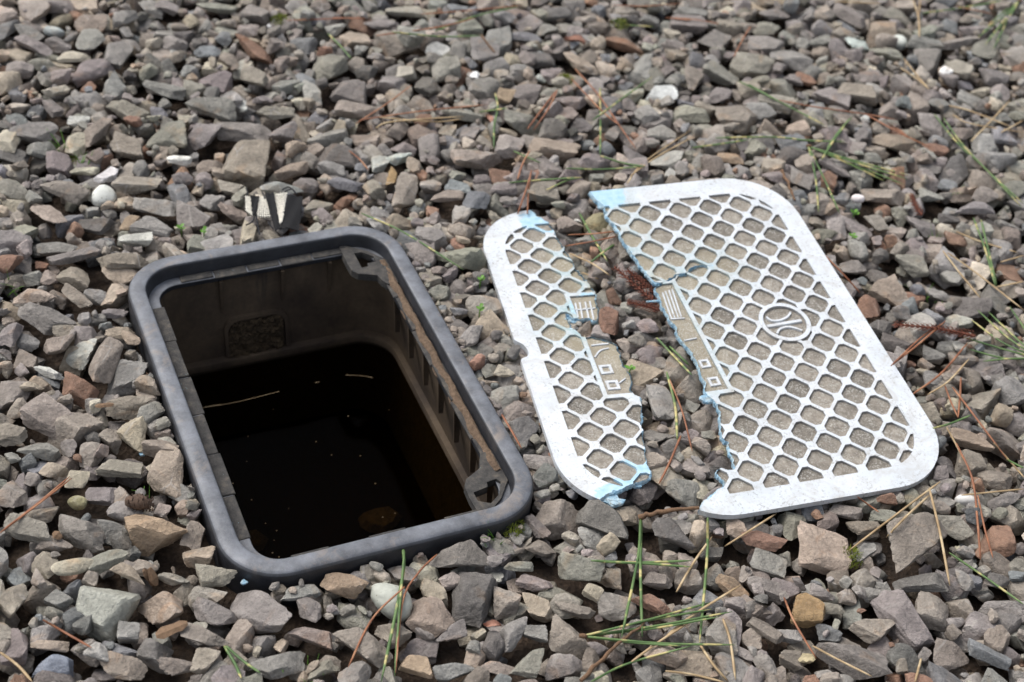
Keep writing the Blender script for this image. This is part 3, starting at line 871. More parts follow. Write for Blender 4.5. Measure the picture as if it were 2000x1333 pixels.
    for kk, (o_, z_) in enumerate(((-.00005, -.0002), (.0001, -.0011), (.0003, -.0024), (.0001, -.0043))):
        e = np.abs(r.normal(0, .0003, n)) + o_ + (np.clip(wob - .3, 0, 2) * (.0009 if kk in (1, 2) else .0002 if kk == 3 else 0))
        e = e * tight
        if kk == 0: e = np.full(n, o_)
        rows.append(np.c_[P + nrm * e[:, None], np.full(n, z_) + (r.normal(0, .0002, n) if kk else 0)])
    V = np.vstack(rows)
    Fc = [(k * n + q, k * n + q + 1, (k + 1) * n + q + 1, (k + 1) * n + q) for k in range(3) for q in range(n - 1)]
    be = obj_pd('broken_edge', V, Fc, MAT['blue'], root); be['label'] = 'ragged pale blue broken edge'
    # flakes still hanging on the break
    def flake(px, size, ang, drop):
        c0 = ij_xy(lid_ij([px], key))[0]
        m = 9; V, Fc = [], []
        for k in range(m):
            a = 2 * math.pi * k / m; rad = size * r.uniform(.45, 1.15)
            V.append((c0[0] + rad * math.cos(a) * 1.3, c0[1] + rad * math.sin(a), -drop - .0006 + r.normal(0, .0005)))
        V += [(x * .99 + c0[0] * .01, y * .99 + c0[1] * .01, z - .0022 + r.normal(0, .0004)) for x, y, z in V]
        V.append((c0[0], c0[1], -drop + .0002)); V.append((c0[0], c0[1], -drop - .003))
        for k in range(m):
            k2 = (k + 1) % m
            Fc += [(k, k2, 2 * m), (m + k2, m + k, 2 * m + 1), (k2, k, m + k, m + k2)]
        obj_pd('plastic_flake', V, Fc, MAT['blue'], root)
    if key == 'R':
        for p in (c7([(130, 612)])[0], c7([(112, 606)])[0], c6([(160, 226)])[0]): flake(p, .0042, 0, .0012)
        V, Fc = tube([(*ij_xy(lid_ij(c6([(525, 848)]), key))[0], -.002), (*ij_xy(lid_ij(c6([(442, 862)]), key))[0], -.0005)], [.0012, .0007], 5)
        obj_pd('plastic_sliver', V, Fc, MAT['blue'], root)
    else:
        for p, s in ((c5([(800, 1130)])[0], .0065), (c5([(770, 1110)])[0], .006), (c5([(960, 990)])[0], .0065), (c5([(1000, 960)])[0], .005), (c4([(760, 985)])[0], .004), (c4([(830, 1000)])[0], .0045)):
            flake(p, s, 0, .0022)
    # underside
    sel = ok
    tris = ff[sel]; used, inv = np.unique(tris, return_inverse=True)
    obj_np('underside', np.c_[xy[used], np.full(len(used), -.0045)], inv.reshape(-1, 3), MAT['lid'], root, attrs={'blue': np.full(len(used), .9), 'teal': np.zeros(len(used))})
    return root

build_lid('R', 'broken_lid_piece', 'larger broken piece of faded white lattice-cast lid with round emblem', FR_R, [(1168, 380, 1.0), (1190, 384, 1.0)])
build_lid('L', 'broken_lid_piece', 'narrower broken piece of white lattice-cast lid with notched long side', FR_L,
          [(1045, 432, .95), (1060, 440, .8), (1238, 916, .75), (1255, 905, .8), (1215, 955, .8), (1190, 968, .7), (1140, 600, .8), (1150, 585, .6)])

# ------------------------------------------------------------------ ground sheet (soil under the stones), with a hole for the box
def build_ground():
    base = rru(.0005, 6)
    N = len(base)
    rings = [base]
    for s in (1.04, 1.12, 1.3): rings.append(base * s)
    for rad in (.35, .55, .9, 1.6, 4, 12, 40, 150, 400):
        a = np.arctan2(base[:, 1], base[:, 0]); rings.append(np.c_[rad * np.cos(a), rad * np.sin(a)])
    V = np.vstack([np.c_[p, np.full(N, -.031)] for p in rings])
    Fc = [(k * N + a, k * N + (a + 1) % N, (k + 1) * N + (a + 1) % N, (k + 1) * N + a) for k in range(len(rings) - 1) for a in range(N)]
    V[:, 2] += np.where(np.linalg.norm(V[:, :2], axis=1) < 1, rng.normal(0, .001, len(V)), 0)
    g = obj_pd('ground', V, Fc, MAT['soil'])
    g.matrix_world = BOX_M
    g['kind'] = 'structure'
build_ground()

# ------------------------------------------------------------------ stones
def ico(sub):
    bm = bmesh.new(); bmesh.ops.create_icosphere(bm, subdivisions=sub, radius=1)
    V = np.array([v.co[:] for v in bm.verts]); Fc = np.array([[v.index for v in f.verts] for f in bm.faces]); bm.free()
    return V / np.linalg.norm(V, axis=1)[:, None], Fc
ICO = {k: ico(k) for k in (2, 3, 4)}

def stone_shape(r, sub, kind='rock'):
    D = ICO[sub][0]
    if kind == 'pebble':
        n = np.vstack([np.eye(3), -np.eye(3), r.normal(size=(40, 3))]); q = 3.0; d = np.ones(len(n))
    else:
        ax = np.vstack([np.eye(3), -np.eye(3)]) + r.normal(0, .30, (6, 3))
        n = np.vstack([ax, r.normal(size=(r.integers(3, 8), 3))])
        d = np.r_[r.uniform(.66, 1.0, 6), r.uniform(.72, 1.12, len(n) - 6)]
        q = r.choice([r.uniform(14, 26), r.uniform(30, 80), r.uniform(40, 90)]) if kind == 'rock' else 9
    n = n / np.linalg.norm(n, axis=1)[:, None]
    dot = np.maximum(D @ n.T, 0) / d
    rad = (dot ** q).sum(1) ** (-1 / q)
    # low-frequency unevenness and chipped facets
    for k in range(5):
        w = r.normal(0, 2.2 + 2.2 * k, 3)
        rad = rad * (1 + (.026 / (1 + .5 * k)) * np.sin(D @ w + r.uniform(0, 6.28)) * (.85 if kind == 'pebble' else 1))
    if kind == 'rock' and sub >= 3:
        rad = rad * (1 + r.normal(0, .006, len(D)))
    V = D * rad[:, None]
    lo, hi = V.min(0), V.max(0)
    return (V - (lo + hi) / 2) / ((hi - lo) / 2)

def rot_np(ax, ay, az):
    M = (Matrix.Rotation(az, 3, 'Z') @ Matrix.Rotation(ay, 3, 'Y') @ Matrix.Rotation(ax, 3, 'X'))
    return np.array(M)

# height field the stones come to rest on
X0, X1, Y0, Y1, CS = -.85, .95, .38, 1.75, .0028
NX, NY = int((X1 - X0) / CS), int((Y1 - Y0) / CS)
gx = X0 + (np.arange(NX) + .5) * CS; gy = Y0 + (np.arange(NY) + .5) * CS
GX, GY = np.meshgrid(gx, gy, indexing='ij')
lid_back = np.array(POSE['R'])[:3, :3] @ np.array([0, .13, 0]) + np.array(POSE['R'])[:3, 3]
MOUND = .011 * np.exp(-((GX - lid_back[0]) ** 2 + (GY - lid_back[1]) ** 2) / (2 * .11 ** 2)) + .0035 * np.sin(GX * 9 + 1) * np.sin(GY * 8)
HF = -.030 + MOUND
def mound(xy):
    i = np.clip(((xy[0] - X0) / CS).astype(int) if hasattr(xy[0], 'astype') else int((xy[0] - X0) / CS), 0, NX - 1)
    j = np.clip(((xy[1] - Y0) / CS).astype(int) if hasattr(xy[1], 'astype') else int((xy[1] - Y0) / CS), 0, NY - 1)
    return MOUND[i, j]

LID_INV = {k: np.array(POSE[k].inverted()) for k in POSE}
def lid_local(X, key):
    M = LID_INV[key]; return X @ M[:3, :3].T + M[:3, 3]
LID_XY = {k: ij_xy(LID_OUT[k]) for k in LID_OUT}
LID_SIMPLE = {k: np.vstack([LID_XY[k][:LID_NF[k]:5], LID_XY[k][LID_NF[k] - 1:]]) for k in LID_XY}

def splat(V):
    """footprint cells with the stone's lower and upper profile"""
    ci = np.floor((V[:, 0] - X0) / CS).astype(int); cj = np.floor((V[:, 1] - Y0) / CS).astype(int)
    if ci.min() < 0 or cj.min() < 0 or ci.max() >= NX or cj.max() >= NY: return None
    key = ci * NY + cj
    u, inv = np.unique(key, return_inverse=True)
    lo = np.full(len(u), 9.); hi = np.full(len(u), -9.)
    np.minimum.at(lo, inv, V[:, 2]); np.maximum.at(hi, inv, V[:, 2])
    return u, lo, hi

def settle(V, q):
    """V centred on its xy; returns z offset so that it rests, or None"""
    s = splat(V)
    if s is None: return None
    u, lo, hi = s
    h = HF.ravel()[u]
    return np.percentile(h - lo, q)

def commit(V):
    s = splat(V)
    if s is None: return
    u, lo, hi = s
    flat = HF.ravel()
    flat[u] = np.maximum(flat[u], hi)

def clear_rim(V):
    """move a stone out of the box wall; returns shifted V"""
    for _ in range(3):
        d = sdf_rim(V[:, :2]); k = d.argmin()
        if d[k] > .0004: return V
        p = V[k, :2][None]
        e = 1e-4
        g = np.array([sdf_rim(p + [[e, 0]])[0] - sdf_rim(p - [[e, 0]])[0], sdf_rim(p + [[0, e]])[0] - sdf_rim(p - [[0, e]])[0]])
        g /= np.linalg.norm(g) + 1e-9
        if d[k] < -.03:      # centre lies in the opening
            return None
        V = V + np.r_[g * (.0006 - d[k]), 0]
    return V

def lid_cap(V):
    """how far a stone must sink to stay under the lid pieces"""
    drop = 0.0
    for k in ('R', 'L'):
        c = np.array(POSE[k])[:3, 3]
        if np.linalg.norm(V[:, :2].mean(0) - c[:2]) > .26: continue
        q = lid_local(V, k)
        ins = in_poly(q[:, :2], LID_SIMPLE[k])
        if ins.any(): drop = max(drop, q[ins, 2].max() + .0050)
    return drop

CLS = dict(g=(142, 139, 134), b=(146, 137, 127), p=(138, 131, 127), t=(162, 149, 134), r=(144, 116, 99), w=(212, 212, 207), c=(182, 174, 158), s=(124, 125, 126),
           d=(114, 110, 106), o=(144, 141, 131), y=(168, 160, 128), k=(160, 134, 100), l=(171, 169, 162), f=(140, 146, 156), m=(180, 187, 182), x=(154, 135, 115))
WORD = dict(g='grey', b='brown-grey', p='purplish-grey', t='tan', r='rusty-brown', w='white', c='cream', s='blue-grey', d='dark-grey', o='greenish-grey', y='yellowish', k='ochre', l='pale-grey', f='pale-blue', m='pale-green', x='orange-tan', Q='speckled')
def stone_col(cl, r, s=.1):
    c = np.array(lin(CLS[cl])) * math.exp(r.normal(0, s)) * np.exp(r.normal(0, .018, 3))
    return np.clip(c, .015, .8)

stuff_V, stuff_F, stuff_C = [], [], []
nstuff = 0
def add_stuff(V, Fc, c):
    global nstuff
    stuff_V.append(V.astype(np.float32)); stuff_F.append(Fc + nstuff); stuff_C.append(np.tile(np.r_[c, 1].astype(np.float32), (len(V), 1)))
    nstuff += len(V)

def in_view(X, m=60):
    p = project(np.asarray(X)[None])[0]
    return -m < p[0] < 2000 + m and -m < p[1] < 1333 + m

POOL = {s: [stone_shape(rng, s) for _ in range(60)] for s in (2, 3)}
MIX = 'ggbbbbppptodsgbpo'

def random_stone(xy, size, q, sub, tmax=None, hcov=None, cov=.2, under=0):
    sh = POOL[sub][rng.integers(60)]
    a = size * rng.uniform(.85, 1.25); b = size * rng.uniform(.62, 1.0); c = size * (rng.uniform(.42, .82))
    V = sh * np.array([a, b, c]) / 2 @ rot_np(rng.normal(0, .3), rng.normal(0, .3), rng.uniform(0, 6.28)).T
    V = V + np.r_[xy, 0]
    V = clear_rim(V)
    if V is None: return False
    if hcov is not None:
        s_ = splat(V)
        if s_ is None or (HF.ravel()[s_[0]] > hcov + MOUND.ravel()[s_[0]]).mean() > cov or PROT.ravel()[s_[0]].mean() > .09: return False
    if under:
        # wedge in below the larger stones: rest on what lies between them
        s_ = splat(V)
        if s_ is None: return False
        free = ~PROT.ravel()[s_[0]]
        if free.mean() < 1 - under: return False
        z = np.percentile(HF.ravel()[s_[0]][free] - s_[1][free], q)
        z = min(z, tmax + MOUND.ravel()[s_[0][0]] - V[:, 2].max() - rng.uniform(0, .003))
    else:
        z = settle(V, q)
    if z is None: return False
    V = V + [0, 0, z]
    V[:, 2] -= max(0, lid_cap(V))
    if tmax is not None and V[:, 2].max() > tmax + mound(xy): return False
    commit(V)
    cl = MIX[rng.integers(len(MIX))]
    u = rng.random()
    if u < .02: cl = 'w' if u < .006 and size < .015 else 'c'
    elif u < .045: cl = 'r'
    add_stuff(V, ICO[sub][1], stone_col(cl, rng, .16))
    return True

# a) bedding of small stones
for k in range(4200):
    xy = np.array([rng.uniform(X0 + .03, X1 - .03), rng.uniform(Y0 + .03, Y1 - .03)])
    v = in_view([xy[0], xy[1], -.02])
    if not v and rng.random() < .3: continue
    random_stone(xy, rng.uniform(.009, .021), 66, 3 if v else 2, -.004)

# b) stones read from the photograph, by crop (origin, scale): centre, size, colour, optional tilt in the picture
CR = {1: (0, 0, 2.854), 2: (650, 0, 2.854), 3: (1300, 0, 2.854), 4: (0, 433, 2.854), 5: (0, 866, 2.854), 6: (650, 866, 2.854), 7: (1300, 866, 2.854), 8: (1500, 400, 2.666)}
ST = {1: '''20,170,110,200,g 300,160,110,80,m 335,230,160,130,p 500,240,160,150,g 200,290,220,120,p,-10 410,325,180,90,c,15 530,410,170,190,p 650,290,140,180,p 160,190,160,90,g 940,75,140,100,p 840,40,160,90,g
1210,85,220,130,o,10 1420,75,180,140,p 1240,220,110,110,s 1420,270,260,160,r,-22 1690,230,130,130,s 1860,160,130,100,l 1950,210,120,130,t 930,170,150,110,g 1020,205,100,90,d 1150,290,150,80,s 1830,380,180,170,o
1205,460,180,160,p 1420,430,200,140,b,-15 1600,490,140,130,g 1745,515,130,130,l 1910,490,200,130,p,-12 920,530,230,110,g 310,520,120,100,c,30 110,590,140,90,c 290,610,140,100,d,-20 435,650,125,105,w 710,640,220,110,b 880,625,110,80,s
190,720,230,140,p 1190,620,270,130,g 1540,630,220,110,b,18 950,760,260,210,o 1140,770,170,180,p 525,760,110,200,b 50,800,120,130,c 420,800,120,140,c 1400,890,240,310,b 1360,720,300,140,p 1580,810,130,140,p 1680,720,180,150,b,-35
1620,950,190,150,t,30 1565,1040,230,110,l,18 1870,880,250,160,d 720,890,190,150,b 1000,870,130,90,w,15 470,970,160,80,c,12 590,985,130,115,w,35 760,1040,300,150,b,22 330,940,170,150,p 250,870,190,140,g 80,880,150,130,d 360,1075,260,120,b
585,1140,125,155,w 865,1135,240,120,g 845,1265,220,120,g 1070,1245,210,170,p 260,1210,260,140,b,-15 510,1245,220,110,d 720,1250,80,120,x 1180,1120,120,130,g 1290,1180,180,100,b,-15 1285,1060,160,110,b 1230,960,100,80,t 1190,930,160,130,b 1780,1150,130,150,b''',
2: '''410,40,240,80,o 580,50,100,90,g 260,150,160,80,p 125,220,180,130,t 30,170,80,110,l 355,255,250,130,b 590,260,130,100,w 420,310,160,140,g 410,415,110,130,c 175,390,140,100,d 320,490,150,160,p 545,490,150,150,d 100,490,200,140,p
840,300,180,170,g 930,200,150,220,g 1080,210,170,90,s 1180,150,170,140,g,-35 1620,250,250,150,r,-12 1370,370,240,140,t,-25 840,500,170,160,g 960,545,90,110,x 1060,520,190,160,p 1330,540,190,80,p,5 1660,500,160,150,o 1830,545,170,140,w 1070,680,240,150,o
1210,430,110,110,p 140,615,230,140,b 490,590,160,90,b 730,630,240,90,o 1390,690,130,120,d 1230,840,270,190,t 810,890,280,170,b,8 985,830,140,180,p 1860,880,170,130,l 1830,760,150,100,g 180,800,190,150,b 390,810,160,120,p 360,900,130,100,m
250,940,110,150,l 330,1020,50,110,k 410,1040,120,220,b 70,1060,200,90,s 545,1040,120,120,b 710,1020,150,90,s 930,1010,130,130,r 700,1160,210,150,g,18 800,1130,130,150,s 640,1100,170,80,b 555,1185,80,100,r 1180,1080,190,140,b 940,1190,120,60,t,-25
1310,1260,180,130,d 1490,1270,170,190,y 1410,1030,60,60,w 1680,880,150,100,p 1950,630,130,110,g 270,1200,130,80,g 1640,720,130,150,d 1550,800,80,140,p 760,770,110,130,p 640,730,90,80,b''',
3: '''140,60,180,110,g 340,50,80,80,c 120,180,210,130,p 560,160,150,90,o 745,130,140,140,g 600,100,170,90,p 1020,100,220,110,p,-15 1200,190,160,130,t 1295,240,95,105,w 1060,260,130,80,m 870,240,150,110,g,20 700,330,230,150,g 560,250,190,120,p 480,370,230,160,o
270,230,180,130,p 300,420,210,130,o 150,460,110,140,b 660,490,150,140,o 770,440,130,90,r 920,560,200,130,p 1070,490,220,160,b 1220,320,210,130,o 1450,370,140,160,p 1440,260,190,110,g 1630,260,210,90,p 1620,410,190,140,o,-20 1580,140,110,80,s 610,600,230,90,o,-15
140,620,210,120,o 390,670,220,160,b 300,540,130,110,p 740,720,140,100,t 700,820,180,110,s 940,950,190,100,p,-8 1270,790,230,100,t 1470,700,150,130,p 1780,820,150,160,l 1610,960,190,200,d,40 1220,1080,240,150,b 860,1110,120,150,b 745,1030,120,140,p
1720,1170,190,100,g 1480,1090,130,110,g 1065,1130,70,60,w 30,890,100,120,l 360,890,140,80,x 1500,850,140,70,r 1175,1260,140,140,b,-30 1040,1270,200,130,p 950,1280,110,130,p 1900,1280,130,120,b 1700,560,170,110,g 1830,440,160,120,p''',
4: '''770,140,200,100,l 320,140,220,120,p,12 415,195,300,120,p,20 690,240,300,100,b,15 690,320,230,150,t 420,310,190,160,b 430,440,220,120,b,-20 535,405,140,100,g 665,470,130,100,p,20 280,320,100,110,b 170,310,150,110,g 250,540,310,160,p 190,450,240,110,t
310,710,190,150,b 280,825,150,110,w,-8 455,740,140,170,l 585,760,150,320,b 765,850,220,240,p 735,680,130,100,t,-30 435,920,220,170,r 150,770,140,150,b 60,640,110,160,p 60,960,190,240,p 270,1090,280,220,b 420,1190,290,290,b 750,1180,170,220,t
720,1040,230,170,b 880,1070,120,180,g 180,930,110,80,t 620,1240,130,150,b 220,1280,220,120,g 930,1270,200,180,b 60,1220,160,120,b 690,590,140,110,t 110,1090,100,120,b''',
5: '''670,110,240,120,b 950,150,220,300,t 300,160,150,110,t 430,230,120,140,c 560,280,170,120,p 430,340,110,90,y 70,320,180,220,b 230,370,190,150,b,35 450,490,270,220,p 170,510,270,130,o 310,590,190,100,b 150,640,150,140,p 850,530,350,240,x
590,650,220,150,o,32 410,720,240,120,c,32 1110,640,200,150,t 1200,770,220,150,b 580,910,300,350,l 890,930,290,280,t 1450,950,400,280,p,-15 1190,950,250,160,p 1120,1070,300,120,b 710,1080,140,160,g 860,1180,200,190,p 330,880,160,130,g 60,880,160,220,b
310,1250,210,200,f 1000,1260,190,150,b,30 650,1230,300,160,b 1560,1230,280,200,g,25 1740,1080,250,140,b 1730,920,160,160,p,-40 1140,1220,130,160,b 280,1130,210,90,t,15 1900,740,250,160,x 545,1160,140,110,l 1120,470,110,180,b 960,740,190,80,o
720,760,200,120,t,-20 905,370,90,120,b''',
6: '''320,885,240,245,Q 550,980,260,270,t 770,870,250,310,d 700,640,320,200,p,25 360,680,180,140,g 1240,420,250,270,b 1500,480,290,210,d 1140,470,140,130,p,-40 1160,590,170,130,b 990,580,170,120,b,25 1040,660,160,90,o,12 890,660,110,80,g 1150,880,200,190,t
970,880,160,210,b 1130,730,200,110,p 1370,740,250,160,o 1570,930,230,190,p 1350,930,230,90,b 1330,1090,270,220,b 1290,1260,200,160,p 1780,890,230,120,r,-15 1620,400,160,130,t 1890,530,190,230,d,-40 1810,780,160,110,b 1130,1070,150,140,g 1020,1040,180,190,g,40
170,1160,300,220,b,-25 330,1090,190,170,b 470,1250,200,170,x 680,1260,230,140,g,25 1080,1230,150,200,o 1710,270,190,210,d 1910,270,180,170,g 930,1220,220,90,b 660,1090,170,140,p,35 1550,730,140,170,b 1900,1180,300,150,t 1440,1200,90,150,b 1440,870,110,90,t''',
7: '''880,590,310,290,t 1350,590,420,330,b,35 700,460,160,180,o 1010,370,190,120,p 570,660,200,180,o 550,540,250,110,r 1110,610,130,160,g,40 1840,520,210,260,r 1590,430,290,130,o,-15 1430,770,270,170,d,15 1330,990,300,300,p,-45 1480,950,210,210,b 790,950,180,220,k
370,810,190,130,x,-20 130,1210,270,190,t 1040,1190,400,250,p 1150,1050,250,180,b 1590,1200,210,220,b 1870,920,260,250,g 1665,345,120,100,w 1800,1180,250,150,s,-20 670,1060,180,130,g 550,1060,200,150,b,-30 870,840,140,90,p 920,930,150,90,b 390,930,150,110,p
1660,900,170,150,b 130,780,160,140,b 690,1230,130,120,b 780,1215,90,90,y 1840,770,150,120,d 1960,760,110,90,s 100,270,220,180,g 1560,120,130,140,d 1700,100,150,200,b 1830,220,190,140,b 300,190,130,110,d 1100,470,180,100,b 1210,420,150,90,o 250,620,130,140,d''',
8: '''620,490,200,170,t 530,525,120,150,r 1030,510,250,170,d 1170,490,150,160,d 1130,860,210,150,p 1130,1010,190,190,b,30 1230,1210,220,200,b 1050,1240,220,120,t 830,1070,150,150,b 740,340,180,130,o 880,450,150,80,g 860,790,110,100,g 660,740,170,120,d
1000,610,140,90,l 1260,150,130,140,b 1070,40,190,90,g 970,200,120,90,r 360,130,110,140,p 450,120,170,130,g 440,340,130,110,p 570,370,110,90,d 670,360,100,70,s 570,110,130,130,b,-40 660,135,120,90,b 790,130,150,120,p 960,390,120,100,g 740,530,90,110,s 570,640,140,90,d'''}
# stones that stand out: their own label
SPECIAL = {(1, 585, 1140): ('pebble', 'smooth chalk-white pebble lying beyond the cloth scrap end of the box'),
           (6, 320, 885): ('pebble', 'round pale grey speckled pebble in front of the box rim'),
           (2, 1490, 1270): ('pebble', 'rounded yellow-tan cobble tucked between the two lid pieces'),
           (3, 1295, 240): ('pebble', 'small round white speckled pebble on the far gravel'),
           (7, 1665, 345): ('pebble', 'small rounded whitish granite stone beside a bent straw-coloured needle'),
           (3, 1065, 1130): ('pebble', 'tiny smooth white pebble past the rounded corner of the lid'),
           (4, 280, 825): ('rock', 'small bright white angular stone beside a rust-brown stone'),
           (4, 435, 920): ('rock', 'rust-brown faceted stone beside the small white angular stone'),
           (5, 310, 1250): ('rock', 'pale blue-grey slab standing upright in the gravel'),
           (5, 580, 910): ('rock', 'large pale grey flat stone with scalloped edge'),
           (5, 1450, 950): ('rock', 'large smooth purplish stone below the corner of the box'),
           (7, 790, 950): ('rock', 'ochre-orange wedge-shaped stone below the larger lid piece'),
           (7, 1840, 520): ('rock', 'flat glossy red-brown stone crossed by brown needles'),
           (2, 930, 1010): ('rock', 'reddish brown stone by crossing green needles'),
           (2, 360, 900): ('rock', 'pale blue-white crystalline stone past the box corner'),
           (2, 330, 1020): ('rock', 'small ochre yellow stone standing upright'),
           (1, 435, 650): ('rock', 'flat white square-edged stone on the far gravel'),
           (5, 430, 340): ('pebble', 'small yellowish mossy pebble by a long brown needle'),
           (6, 1780, 890): ('rock', 'brick-red long stone beside crossing green needles'),
           (5, 410, 720): ('pebble', 'long cream cylinder-like stone lying slanted'),
           (2, 1620, 250): ('rock', 'large rust-brown stone on the far gravel'),
           (1, 1420, 270): ('rock', 'long rust-edged brown slab on the far gravel'),
           (7, 1350, 590): ('rock', 'large blocky brown-grey stone with dark damp patches'),
           (7, 880, 590): ('rock', 'large wedge-shaped tan-brown stone below the larger lid piece'),
           (1, 300, 160): ('pebble', 'pale green-white rounded stone on the far gravel')}
def place_words(xy):
    X = np.array([[xy[0], xy[1], -.005]])
    q = to_box(X)[0]
    d = sdf_rim(X)[0]
    dl = {}
    for k in ('R', 'L'):
        l = lid_local(X, k)[:, :2]
        dd = np.min(np.linalg.norm(LID_XY[k][::4] - l, axis=1))
        dl[k] = -dd if in_poly(l, LID_SIMPLE[k])[0] else dd
    if dl['R'] < .055 and dl['L'] < .055: return 'between the two lid pieces'
    if dl['R'] < 0: return 'under the larger lid piece'
    if dl['L'] < 0: return 'under the narrower lid piece'
    if d < .03:
        if abs(q[0]) / (BW / 2) > abs(q[1]) / (BL / 2):
            return 'against the box, facing the lid' if q[0] > 0 else 'against the box, away from lid'
        return 'against the box, by the cloth' if q[1] > 0 else 'against the box, by speckled pebble'
    if dl['R'] < .045: return 'close beside the larger lid piece'
    if dl['L'] < .045: return 'close beside the narrower lid piece'
    if q[1] > BL / 2: return 'beyond the cloth scrap' if xy[0] < -.02 else 'beyond the lid'
    if q[1] < -BL / 2: return 'on the speckled pebble side' if xy[0] < .13 else 'below the larger lid piece'
    return 'past the box, away from the lid' if q[0] < 0 else 'past the larger lid piece'

entries = []
for cid, txt in ST.items():
    ox, oy, s = CR[cid]
    for tok in txt.split():
        f = tok.split(',')
        x, y, w, h = [float(v) for v in f[:4]]
        entries.append(dict(cid=cid, key=(cid, int(x), int(y)), px=(ox + x / s, oy + y / s), w=w / s, h=h / s, cl=f[4], ang=float(f[5]) if len(f) > 5 else 0.0))
# drop doubles read twice where crops overlap
uniq = []
for e in sorted(entries, key=lambda e: (e['key'] not in SPECIAL, -e['w'] * e['h'])):
    if all(math.hypot(e['px'][0] - o['px'][0], e['px'][1] - o['px'][1]) > .36 * (min(e['w'], e['h']) + min(o['w'], o['h'])) / 2 * 1.25 for o in uniq): uniq.append(e)
uniq.sort(key=lambda e: -e['w'] * e['h'])
n_obj = 0
PROT = np.zeros(HF.shape, bool)
order = sorted(range(len(uniq)), key=lambda k: (uniq[k]['key'] in SPECIAL, -uniq[k]['w'] * uniq[k]['h']))
for k in order:
    e = uniq[k]
    r = np.random.default_rng(1000 + k)
    sp = SPECIAL.get(e['key'])
    kind = sp[0] if sp else 'rock'
    is_obj = k < 292 or sp is not None
    sub = 4 if is_obj else 3
    sh = stone_shape(r, sub, kind)
    zc = -.016
    X = unproj([e['px']], zc)[0]
    dep = (X - CPOS) @ RM[2]
    sc = F_PX / dep
    a, hh = e['w'] / sc * 1.06, e['h'] / sc * 1.04
    sd = (CAM_H - zc) / np.linalg.norm(X - CPOS); cd = math.sqrt(1 - sd * sd)
    c = (.62 if kind == 'rock' else .82) * min(a, hh) * r.uniform(.85, 1.1)
    b = max((hh - cd * c * .8) / sd, .55 * hh)
    th = math.atan2(math.sin(math.radians(e['ang'])), sd * math.cos(math.radians(e['ang']))) - ROLL * .8
    if e['ang']:
        # size given along the picture's axes: recover the stone's own length and breadth
        t = math.radians(abs(e['ang'])); C2, S2 = math.cos(t), math.sin(t)
        L_ = math.hypot(e['w'], e['h']) / sc * .92
        a = L_; b = max(.42 * L_, min(e['w'], e['h']) / sc * .78); c = .6 * b
    V = sh * np.array([a, b, c]) / 2 @ rot_np(r.normal(0, .14) + .10, r.normal(0, .14), th + (r.choice([0, math.pi]))).T
    V0 = V
    zoff = -.016
    bad = False
    for it in range(3):
        X = unproj([e['px']], zoff)[0]
        V = V0 + np.r_[X[:2], 0]
        V = clear_rim(V)
        if V is None: bad = True; break
        z = settle(V, 62)
        if z is None: bad = True; break
        top_want = -.0075 + .26 * (max(a, b) - .02) + .0022 * r.normal() + mound(X)
        z = min(max(z, top_want - V[:, 2].max()), .002 + mound(X))
        zoff = z
    if bad: continue
    V = V + [0, 0, z]
    V[:, 2] -= max(0, lid_cap(V))
    commit(V)
    PROT.ravel()[splat(V)[0]] = True
    cl = e['cl']
    col = np.array(lin((178, 181, 171))) if cl == 'Q' else stone_col(cl, r, .09)
    if is_obj:
        o0 = V.mean(0); o0[2] = V[:, 2].min()
        o = obj_np('gravel_stone' if kind == 'rock' else 'pebble', V - o0, ICO[sub][1], MAT['pebble'] if cl in 'Qw' and kind == 'pebble' else MAT['stone'], col=col, smooth=28 if kind == 'rock' else 180)
        o.location = o0
        if sp: tag(o, sp[1], 'stone')
        else:
            ar = e['w'] / e['h']
            size = 'large' if a > .036 else 'small' if a < .022 else 'middling'
            shape = 'long' if max(ar, 1 / ar) > 1.75 or e['ang'] else 'blocky' if ar < 1.2 else 'broad'
            pl = place_words(o0)
            nb = min((u for u in uniq if u is not e), key=lambda u: math.hypot((u['px'][0] - e['px'][0]), 1.4 * (u['px'][1] - e['px'][1])))
            tag(o, f"{size} {shape} {WORD[cl]} stone next to a {WORD[nb['cl']]} one {pl}", 'stone', 'gravel stones ' + pl)
        n_obj += 1
    else:
        add_stuff(V, ICO[sub][1], col)

# c) middling and small stones that fill the gaps, lowest places first
def fill(n, s0, s1, q, tmax, hmax, sub_in, hcov, cov, under=0):
    cnt = 0
    for k in range(n):
        xy = np.array([rng.uniform(X0 + .03, X1 - .03), rng.uniform(Y0 + .03, Y1 - .03)])
        i, j = int((xy[0] - X0) / CS), int((xy[1] - Y0) / CS)
        if HF[i, j] > hmax + MOUND[i, j]: continue
        v = in_view([xy[0], xy[1], -.01])
        cnt += bool(random_stone(xy, rng.uniform(s0, s1), q, sub_in if v else 2, tmax, hcov, cov, under))
    return cnt
c0 = fill(5000, .024, .036, 80, .002, -.010, 3, -.006, .10)
cu = fill(9000, .014, .026, 88, -.0065, -.016, 3, None, 0, .5)
c1 = fill(12000, .014, .024, 74, .001, -.010, 3, -.007, .14)
cv = fill(9000, .009, .015, 85, -.008, -.0175, 3, None, 0, .55)
c2 = fill(12000, .008, .014, 66, -.003, -.010, 3, -.008, .2)
c3 = fill(16000, .0045, .0085, 60, -.004, -.0095, 2, -.007, .4)
print('stones: objects', n_obj, 'listed', len(uniq), 'fill', c0, cu, cv, c1, c2, c3, 'tris', sum(len(f) for f in stuff_F))
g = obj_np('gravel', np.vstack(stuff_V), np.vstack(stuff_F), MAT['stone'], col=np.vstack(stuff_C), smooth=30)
tag(g, 'bed of small crushed grey-brown gravel filling the gaps between larger stones', 'gravel', kind='stuff')
vis = (HF > -.5)
